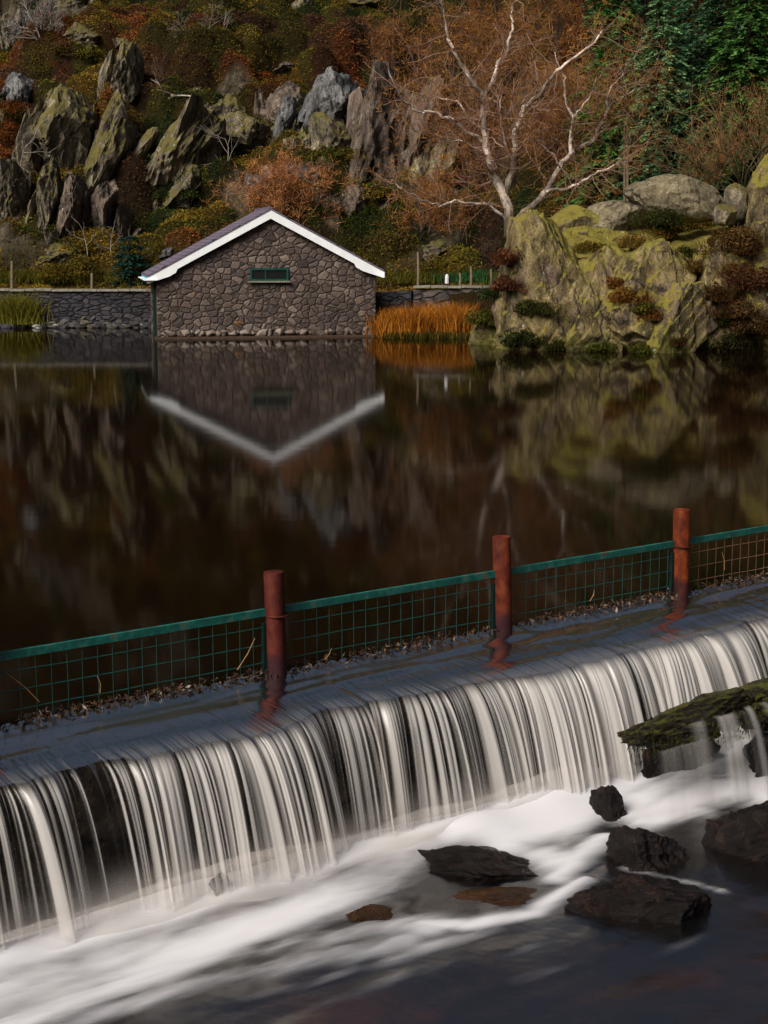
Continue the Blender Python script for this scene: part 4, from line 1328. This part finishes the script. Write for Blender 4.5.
# ------------------------------------------------------------------ water over the weir
def fall_sheet(name, label, seed, cols, tshift, v0, rows=46, thin=0.0):
    s = np.linspace(-5.2, 8.6, cols)
    na = 26
    ta = np.linspace(0, TC, na)
    # 1-D strand signals
    lo = fbm(s * 1.1 + seed, seed * 1.0, 0, 2); mid = fbm(s * 7.5 + seed, seed + 5., 0, 2); hi = fbm(s * 21 + seed, seed + 9., 0, 2); vh = vnoise(s * 55 + seed, seed + 2.)
    vf = vnoise(s * 105 + seed, seed + 31.)
    dens = .30 * lo + .30 * mid + .40 * hi + .56 * vh + .55 * vf
    dens = dens + .50 * sstep(-3.4, 1.0, s) + .17 - thin        # thinner curtain at the left
    lo2 = fbm(s * 2.6 + seed, seed + 77., 0, 2)
    crest = TC + .10 * lo + .035 * mid
    ridge = .18 * mid + .36 * hi + .42 * vh + .26 * vf
    rowsP, W, A = [], [], []
    for t in ta:
        f = t / TC
        tt = t / TC * crest
        rip = .012 * fbm(s * 1.0 + tt * 1.2, tt * 9 + s * .5, seed, 3) * sstep(0, .25, f)
        bump0 = .013 * np.abs(np.sin(s * PI / .112)) * np.exp(-(t / .09) ** 2)
        z = -.008 - .028 * f - .045 * f ** 3 + rip * (.45 + 1.0 * sstep(.5, 3.5, s)) + bump0 + .006 * ridge * f ** 3
        rowsP.append(np.stack([s, tt + tshift, z], -1))
        W.append(.12 * sstep(.75, 1, f) * sstep(-.2, .8, dens)); A.append(np.ones_like(s))
    tm = math.sqrt(2 * .93 / 9.8)
    sl0 = .18
    for i in range(1, rows + 1):
        q = (i / rows) ** 1.0 * tm * 1.05
        tt = crest + v0 * q * (1 + .10 * mid + .05 * hi) + .012 * ridge * min(1, i / 6) + .02 * hi * (i / rows)
        z = -.08 - sl0 * v0 * q - 4.9 * q * q + .006 * ridge * max(0, 1 - i / 10)
        rowsP.append(np.stack([s + (.11 * lo2 + .022 * mid) * (i / rows), tt + tshift, np.broadcast_to(z, s.shape)], -1))
        f = i / rows
        thr = -1.15 + .92 * sstep(0, .5, f)
        core = sstep(thr + .12, thr + 1.25, dens + .10 * vnoise(s * 24, f * 4, seed + 4))
        a = .08 + .20 * sstep(-.3, .9, lo + .4 * mid) + (.70 - .22 * f) * core
        wv = (.10 + .90 * sstep(.0, .28, f)) * (.05 + .95 * sstep(-.25, 1.0, dens))
        mist = sstep(.72, 1.0, f)
        a = a * (1 - mist * .92)
        W.append(np.clip(wv + mist * .4, 0, .96)); A.append(a * .97)
    R = np.stack(rowsP, 1)
    P = F0[None, None] + R[..., :1] * wd + R[..., 1:2] * wn + R[..., 2:3] * np.array([0, 0, 1.])
    mb = MB(); mb.grid(P)
    mb.attr['white'] = np.stack(W, 1); mb.attr['alpha'] = np.stack(A, 1)
    return tag(mb.build(name, M['fall'], smooth=True), label, 'waterfall', kind='structure')


fall_sheet('water_curtain', 'silky white curtain of water pouring over the weir', 3.0, 3900, 0, .92)

# soft spray standing along the foot of the falls
def spray(t0, lean, h0, h1, op, seed, name, label, pw=1.5):
    s_ = np.linspace(SA + 1, 6.2, 800); R_, W_, A_ = [], [], []
    hh = h0 + h1 * fbm(s_ * 1.3, seed + 3.3, 0, 3); nz_ = fbm(s_ * 2.4, seed + 8.8, 0, 3)
    for i in range(22):
        f = i / 21
        R_.append(np.stack([s_, t0 - lean * np.sin(f * PI / 2) + .03 * fbm(s_ * 2, f * 2, 5, 2), ZB + .01 + hh * f], -1))
        A_.append(np.clip((1 - f) ** pw * (.85 + .35 * nz_ + .22 * fbm(s_ * 5, f * 2.5, seed, 2)), 0, 1) * op * sstep(6.2, 4.5, s_) * sstep(1.0, .85, f)); W_.append(np.full_like(s_, .97))
    R_ = np.stack(R_, 1); mb = MB(); mb.grid(F0 + R_[..., :1] * wd + R_[..., 1:2] * wn + R_[..., 2:3] * np.array([0, 0, 1.]))
    mb.attr['white'] = np.stack(W_, 1); mb.attr['alpha'] = np.stack(A_, 1)
    tag(mb.build(name, M['fall'], smooth=True), label, 'spray', kind='stuff')


spray(1.46, .22, .24, .12, .9, 0.0, 'spray', 'soft white spray along the foot of the falls')
spray(.98, .03, .42, .16, 1.0, 21.0, 'spray', 'soft white spray between the falls and the weir wall', 2.6)

# ------------------------------------------------------------------ stream
def gp(px, py): return at_z(px, py, ZB)[:2]


STROKES = [
    ([(-80, 1000), (0, 968), (100, 938), (250, 890), (380, 848), (480, 815), (600, 783), (700, 765), (800, 750)], .26, 1.0),
    ([(640, 775), (585, 800), (540, 822), (480, 838), (430, 838)], .34, 1.0),
    ([(800, 785), (740, 775), (690, 768), (640, 780), (600, 800), (560, 815)], .28, .95),
    ([(440, 835), (390, 872), (330, 905), (220, 940), (110, 965), (0, 1000), (-60, 1020)], .24, .80),
    ([(420, 925), (360, 930), (290, 945), (190, 965), (80, 1000), (0, 1030)], .17, .58),
    ([(560, 860), (520, 850), (470, 845)], .2, .75),
    ([(585, 880), (560, 895), (535, 912), (470, 925), (420, 925)], .07, .75),
    ([(625, 868), (660, 876), (720, 890)], .05, .45),
    ([(500, 930), (420, 950), (340, 975), (240, 1000)], .07, .35),
    ([(820, 800), (760, 792), (715, 790), (670, 800), (630, 812)], .30, 1.0),
    ([(700, 812), (668, 818), (640, 822)], .14, .8),
    ([(-60, 1050), (60, 1022), (180, 994), (300, 964), (400, 944)], .17, .52),
    ([(604, 838), (578, 860), (562, 880)], .10, .75),
    ([(560, 940), (450, 965), (320, 1000), (200, 1030)], .10, .2),
    ([(700, 935), (600, 960), (480, 990)], .07, .08),
]


def foam_at(x, y):
    best = np.zeros_like(x)
    for pts, w, I in STROKES:
        Q = np.array([gp(*p) for p in pts])
        dmin = np.full(x.shape, 9.0)
        for a, b_ in zip(Q[:-1], Q[1:]):
            e = b_ - a; L2 = e @ e
            t = np.clip(((x - a[0]) * e[0] + (y - a[1]) * e[1]) / L2, 0, 1)
            dmin = np.minimum(dmin, np.hypot(x - a[0] - t * e[0], y - a[1] - t * e[1]))
        best = np.maximum(best, I * np.exp(-(dmin / w) ** 2 * .8))
    return best


sg = np.concatenate([np.arange(-14, -5, .25), np.arange(-5, 7.5, .035), np.arange(7.5, 16, .25)])
tg = np.concatenate([np.arange(.70, 6.0, .03), np.arange(6, 16, .3)])
S, T = np.meshgrid(sg, tg, indexing='ij')
XX = F0[0] + wd[0] * S + wn[0] * T; YY = F0[1] + wd[1] * S + wn[1] * T
fo = foam_at(XX, YY)
base = np.exp(-((T - 1.22) / .20) ** 2) * sstep(6, 3, S) + np.where(T < 1.30, 1, 0) * 1.05
fo = np.clip(np.maximum(fo, base), 0, 1.1)
an = fbm(S * .8, T * 4.6 + .45 * S + .5 * vnoise(S * .7, T, 2), 3.1, 5, .6)
an2 = fbm(S * 2.2, T * 9 + .5 * S, 7.1, 3)
foam = np.clip(sstep(.10, 1.02, fo + (.46 * an * (1 - fo * .6) + .09 * an2) * (.1 + .9 * np.sqrt(fo))), 0, 1) * .97
mound = .11 * np.exp(-((T - 1.25) / .26) ** 2) * sstep(7, 4, S)
zf = ZB + mound * (1 + .4 * fbm(S * 1.1, T * 1.5, 2, 2)) + foam * (.02 + .02 * fbm(S * 1.0, T * 2.2, 8, 2)) + .010 * fbm(S * 1.2, T * 3.5, 4, 2)
mb = MB(); mb.grid(np.stack([XX, YY, zf], -1)); mb.attr['foam'] = foam
tag(mb.build('stream', M['stream'], origin=(0, 9, ZB), smooth=True), 'dark stream streaked with silky white foam below the weir', 'stream', kind='structure')

# stream bed with amber stones just under the surface
xx = np.arange(-14, 18, .12); yy = np.arange(-2, 16, .12)
X, Y = np.meshgrid(xx, yy, indexing='ij')
mb = MB(); mb.grid(np.stack([X, Y, -1.32 + .10 * fbm(X * 1.2, Y * 1.2, 3, 4)], -1))


def mat_bed():
    k = NT('peaty_stream_bed'); p = k.pos()
    n = k.noise(p, 1.6, 6, .6, .5)
    c = k.ramp(n, [(.40, (.008, .005, .006)), (.54, (.026, .013, .008)), (.70, (.10, .048, .012))])
    return k.done(k.pr(c, .6, .3, k.bump(n, .7, .15)))


M['bed'] = mat_bed()
tag(mb.build('stream_bed', M['bed'], origin=(0, 8, -1.3), smooth=True), 'brown stony bed of the stream below the weir', 'stream bed', kind='structure')

WG = 'wet rocks in the stream'


def srock(x0, y0, x1, y1, label, seed, mat='wet', zt=0.0, dep=None, tilt=(0, 0), rz=0, sink=.3, planes=14, cut=(.55, .92), extra=None, name='wet_rock', z=ZB, push=0, sub=6, rough=.09):
    """rock whose visible part fills the picture box; its waterline is at y1"""
    Pb = at_z((x0 + x1) / 2, y1, z)
    Y = Pb[1]
    w = (x1 - x0) / F * Y
    d = dep or w * .42
    Y2 = Y + d * 1.0 + push
    top = at_y((x0 + x1) / 2, y0, Y2 + .0)[2]
    h = top - z
    h = max(h, .06); hz = h / .9
    C = np.array([Pb[0] * (Y2 / Y), Y2, z - .01])
    rock(name, label, 'rock', C, (w * .56, d, hz), M[mat], WG, seed=seed, planes=planes, cut=cut, sub=sub, rough=rough, fine=.04, tilt=tilt, rz=rz, extra=extra, box=.5)


srock(414, 850, 556, 886, 'flat black wet rock in the foam left of the other rocks', 81, tilt=(0, .05), dep=.3)
srock(588, 790, 628, 822, 'smallest black rock sticking up from the foam behind the others', 82)
srock(600, 826, 694, 872, 'angular black rock between the smallest rock and the long low one', 83, tilt=(0, -.1))
srock(692, 804, 800, 862, 'broad dark rock cut by the right edge', 84, tilt=(0, -.06))
srock(572, 874, 730, 926, 'long low black rock sloping down to the right, nearest of all', 105, tilt=(0, .24), dep=.26, z=ZB - .02)
srock(334, 919, 398, 927, 'amber rock washed over by foam left of the flat black rock', 86, 'wetbrown', dep=.13, z=ZB - .02, rough=.05, planes=6)
srock(452, 905, 556, 917, 'sunken amber-brown rock in front of the flat black rock', 87, 'wetbrown', dep=.2, z=ZB - .03, rough=.05, planes=6)
srock(608, 762, 690, 790, 'brown rounded rock half drowned below the mossy ledge', 88, 'wet', dep=.3)
srock(588, 758, 614, 784, 'dark stone at the foot of the falls beside the mossy ledge', 89, 'wet', dep=.2)
srock(205, 872, 232, 902, 'small dark stones showing through the foot of the falls', 90, 'wet', dep=.12, push=-.12, rough=.04, sub=4)
srock(-20, 990, 60, 1010, 'faint brown rock under the foam at the lower left', 91, 'wetbrown', dep=.2) if False else None

# mossy ledge
Ld = thing('mossy_ledge', 'mossy overhanging rock ledge jutting from the weir at the right', 'rock', at_z(690, 770, ZB))
zl = -.24
pl = at_z(708, 697, zl)
sL = float((pl - F0) @ wd); tL = float((pl - F0) @ wn)
print('ledge s,t', sL, tL)
RW = np.stack([wd, wn, np.array([0, 0, 1.])], 1)


def lrock(s, t, z, size, seed, mat, nm, extra=None, **kw):
    V, Fc = rock_shape(seed, size, 5, 16, (.6, .95), .09, extra=extra, fine=.06, box=.45, joint=.09, **kw)
    V = V @ RW.T
    m = MB(); m.add(V + Wp(s, t, z), Fc); return m.build(nm, M[mat], Ld)


lrock(sL - .02, tL - .12, zl - .22, (.76, .21, .16), 92, 'ledge', 'ledge_top')
lrock(sL + 1.35, tL - .18, zl - .25, (.85, .26, .17), 93, 'ledge', 'ledge_top')
lrock(sL + .2, tL - .50, zl - .70, (.5, .24, .40), 94, 'wet', 'ledge_foot')
lrock(sL + 1.25, tL - .05, zl - .68, (.72, .40, .44), 95, 'wet', 'ledge_foot')
# moss fringe hanging from the ledge
m = MB()
n = 700
u = RNG.uniform(-.72, .7, n); 
P0 = np.array([Wp(sL + a, tL + .08 - .3 * abs(a) ** 2 + RNG.normal() * .04, zl - .26 + RNG.normal() * .05) for a in u])
d = RNG.normal(size=(n, 3)) * .35; d[:, 2] = -1
k = RNG.uniform(0, 1, (n, 1))
m.slivers(P0, P0 + d * RNG.uniform(.01, .05, (n, 1)), .007, np.array((.006, .005, .002)) * (1 - k) + np.array((.04, .042, .005)) * k)
m.build('moss_fringe', M['leaf'], Ld)['kind'] = 'stuff'
# veils running over the ledge
def veil(s0, s1, t0, z0, drop, throw, seed, label, op=.6):
    s = np.linspace(s0, s1, 160); rows = 26
    dn = fbm(s * 7 + seed, seed, 0, 3)
    edge = sstep(0, .25, (s - s0) / (s1 - s0)) * sstep(1, .75, (s - s0) / (s1 - s0))
    R, W, A = [], [], []
    for i in range(rows):
        f = i / (rows - 1)
        q = f
        R.append(np.stack([s + (s - (s0 + s1) / 2) * .25 * f, t0 + throw * q + .015 * dn, z0 + .0 * s - .03 * q - (drop - .03) * q * q], -1))
        A.append(np.clip(sstep(-.6, .7, dn + .3) * edge * op * sstep(0, .12, f), 0, 1)); W.append(np.full_like(s, .85))
    R = np.stack(R, 1); P = F0 + R[..., :1] * wd + R[..., 1:2] * wn + R[..., 2:3] * np.array([0, 0, 1.])
    mb = MB(); mb.grid(P); mb.attr['white'] = np.stack(W, 1); mb.attr['alpha'] = np.stack(A, 1)
    tag(mb.build('water_veil', M['fall'], smooth=True), label, 'waterfall', kind='structure')


veil(sL - .7, sL - .05, tL + .10, zl - .26, .5, .12, 1.3, 'thin veil of water falling from the left of the mossy ledge', .2)
veil(sL - .35, sL + .3, tL + .09, zl - .12, .62, .18, 6.1, 'broad soft veil of water over the middle of the mossy ledge', .42)
veil(sL + .25, sL + .55, tL + .1, zl - .10, .66, .28, 2.7, 'narrow jet of water over the middle of the mossy ledge', .75)
veil(sL + .75, sL + 2.2, tL + .12, zl - .08, .42, .3, 4.1, 'broad spout of water over the right of the mossy ledge', .85)

# ------------------------------------------------------------------ fence on the weir
fence = thing('weir_fence', 'green wire mesh fence on rusty red posts along the top of the weir', 'fence', F0)
post_px = [(S1, 570, 672, .0, .0), (S2, 534, 627, -.025, .0), (S3, 508, 590, 0, 0)]
sp = S2 - S1
S4 = S3 + sp * .98; S0 = S1 - sp * 1.02
posts = [(S0, 'rust_dull', .75, 0), (S1, 'rust_dull', None, -.018), (S2, 'rust', None, -.03), (S3, 'rust_bright', None, -.012), (S4, 'rust_bright', .8, 0)]
tops = {S1: at_y(273, 571, Wp(S1, 0, 0)[1])[2], S2: at_y(500, 536, Wp(S2, 0, 0)[1])[2], S3: at_y(680, 509, Wp(S3, 0, 0)[1])[2]}
PT = .03
for s, mt, h, lean in posts:
    h = h or tops[s]
    a = Wp(s, PT, -.15)
    m = MB(); tp = Wp(s, PT, h) + np.array([lean, 0, 0])
    d = tp - a
    Q = [a, a + d * .5, a + d * .985, a + d * .985, a + d]
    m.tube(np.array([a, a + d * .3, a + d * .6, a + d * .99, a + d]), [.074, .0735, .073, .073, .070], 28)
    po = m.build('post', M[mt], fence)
    for p in po.data.polygons: p.use_smooth = len(p.vertices) == 4
    if s != S2:
        m = MB(); c = Wp(s, PT, .43)
        an_ = np.linspace(0, 2 * PI, 25)
        m.tube(np.array([c + np.array([math.cos(q) * .082, math.sin(q) * .082, 0]) for q in an_]), .0075, 6, cap=False)
        m.build('clamp_ring', M['rust_dull'], po)
rail_h = .455
allp = [p[0] for p in posts]
for i in range(4):
    sa, sb = allp[i] + .085, allp[i + 1] - .085
    # top rail: a flat angle bar
    a, b_ = Wp(sa, 0, rail_h), Wp(sb, 0, rail_h)
    m = MB()
    Lr = np.linalg.norm(b_ - a)
    m.box((a + b_) / 2, (Lr, .03, .052), RW)
    r_ = m.build('top_rail', M['rail'], fence)
    m = MB(); m.box(Wp(sb + .0, .0, rail_h / 2 - .06), (.04, .03, rail_h - .03), RW); m.build('stile', M['stile'], fence)
    m = MB()
    for z in (.345, .215, .085, -.03):
        P = np.array([Wp(q, .0, z + .004 * vnoise(q * 3, z * 9 + i)) for q in np.linspace(sa, sb, 16)])
        m.tube(P, .0040, 6)
    q = sa + .06
    while q < sb - .03:
        m.tube(np.array([Wp(q, .005, rail_h - .03), Wp(q + random.uniform(-.004, .004), .006, .2), Wp(q, .005, -.06)]), .0019, 5)
        q += .112
    m.build('wire_mesh', M['wire_rusty' if i == 3 else 'wire'], fence)

# debris caught at the fence foot
m = MB(); n = 3000
s = RNG.uniform(allp[0], allp[4], n)
dn = sstep(-.4, .6, fbm(s * 1.7, 3.0, 0, 3))
keep = RNG.uniform(0, 1, n) < .35 + .65 * dn
s = s[keep]; n = len(s)
t = np.abs(RNG.normal(size=n)) * .045 - .015; z = np.clip(.045 - t * .6, .0, .06) * RNG.uniform(.2, 1.1, n)
C = F0 + s[:, None] * wd + t[:, None] * wn + z[:, None] * np.array([0, 0, 1.])
A = unit(n) * RNG.uniform(.008, .03, (n, 1)); Bv = np.cross(A, unit(n)) * RNG.uniform(.2, .6, (n, 1))
pal = np.array([(.07, .03, .015), (.16, .075, .03), (.035, .018, .012), (.2, .13, .07), (.10, .05, .035), (.03, .02, .018), (.3, .25, .2)])
m.quads(C, A, Bv, pal[RNG.integers(0, len(pal), n)] * RNG.uniform(.35, .9, (n, 1)))
nt = 260
s = RNG.uniform(allp[0], allp[4], nt)
P0 = F0 + s[:, None] * wd + RNG.uniform(-.02, .06, (nt, 1)) * wn + np.array([0, 0, .02])
d = wd * RNG.normal(size=(nt, 1)) + wn * .3 * RNG.normal(size=(nt, 1)) + np.array([0, 0, 1]) * RNG.uniform(0, .5, (nt, 1))
m.slivers(P0, P0 + d * RNG.uniform(.03, .12, (nt, 1)), .003, pal[RNG.integers(0, 5, nt)])
tag(m.build('debris', M['col']), 'line of dead leaves and twigs caught along the foot of the fence', 'debris', kind='stuff')
for (px, py, px2, py2, lab) in [(39, 702, 6, 672, 'long pale dead stalk slanting in the left fence panel'), (99, 693, 97, 676, 'short bent dead stalk left of the first post'),
                                (236, 670, 254, 638, 'pale dead stalk slanting up beside the first post'), (323, 660, 330, 648, 'short dead stalk just right of the first post'),
                                (588, 601, 592, 590, 'curled dead twig in the panel between second and third posts'), (722, 570, 719, 552, 'curled brown leaf stem hanging in the rusty panel')]:
    s0 = s_of(px, 720 - px * .1927); s1 = s_of(px2, 720 - px2 * .1927)
    a = Wp(s0, .02, 0); b_ = Wp(s1, .02, 0)
    a[2] = at_y(px, py, a[1])[2]; b_[2] = at_y(px2, py2, b_[1])[2]
    m = MB(); mid = (a + b_) / 2 + np.array([.012, 0, .004])
    m.tube(np.array([a, mid, b_]), [.0035, .003, .0018], 5, (.35, .2, .09))
    tag(m.build('dead_stalk', M['col']), lab, 'stalk', 'dead stalks caught in the fence')

# ------------------------------------------------------------------ light
SUN_AZ = math.radians(-140)       # sun behind the camera, to the left
SUN_EL = math.radians(40)
w = bpy.data.worlds.new('World'); sc.world = w; w.use_nodes = True
nt_ = w.node_tree; nt_.nodes.clear()
sky = nt_.nodes.new('ShaderNodeTexSky'); sky.sky_type = 'NISHITA'; sky.sun_disc = False
sky.sun_elevation = SUN_EL; sky.sun_rotation = SUN_AZ; sky.air_density = .7; sky.dust_density = 8.0; sky.ozone_density = .5; sky.altitude = 200
bg = nt_.nodes.new('ShaderNodeBackground'); bg.inputs['Strength'].default_value = .042
wo = nt_.nodes.new('ShaderNodeOutputWorld')
hs = nt_.nodes.new('ShaderNodeHueSaturation'); hs.inputs['Saturation'].default_value = .85
nt_.links.new(sky.outputs[0], hs.inputs['Color']); nt_.links.new(hs.outputs[0], bg.inputs[0]); nt_.links.new(bg.outputs[0], wo.inputs[0])
sl = bpy.data.lights.new('sun', 'SUN'); sl.energy = 3.7; sl.angle = math.radians(30); sl.color = (1, .945, .87)
so = bpy.data.objects.new('sun', sl); COL.objects.link(so)
dv = Vector((math.sin(SUN_AZ) * math.cos(SUN_EL), math.cos(SUN_AZ) * math.cos(SUN_EL), math.sin(SUN_EL)))
so.rotation_euler = dv.to_track_quat('Z', 'Y').to_euler(); so.location = (-20, -30, 40)

# ------------------------------------------------------------------ camera and render settings
cd = bpy.data.cameras.new('camera'); co = bpy.data.objects.new('camera', cd); COL.objects.link(co)
cd.sensor_fit = 'VERTICAL'; cd.sensor_height = 24; cd.sensor_width = 18; cd.lens = F / 1024 * 24
cd.clip_start = .1; cd.clip_end = 3000
co.location = (0, 0, CAMZ); co.rotation_euler = (math.pi / 2 - TILT, 0, 0)
sc.camera = co
sc.view_settings.view_transform = 'Standard'; sc.view_settings.look = 'None'; sc.view_settings.exposure = 0.4; sc.view_settings.gamma = 1.0
sc.render.engine = 'CYCLES'
cy = sc.cycles
cy.max_bounces = 8; cy.diffuse_bounces = 2; cy.glossy_bounces = 3; cy.transmission_bounces = 4; cy.transparent_max_bounces = 24
cy.caustics_reflective = False; cy.caustics_refractive = False
cy.use_denoising = True
try: cy.denoiser = 'OPENIMAGEDENOISE'
except Exception: pass
cy.sample_clamp_indirect = 4.0
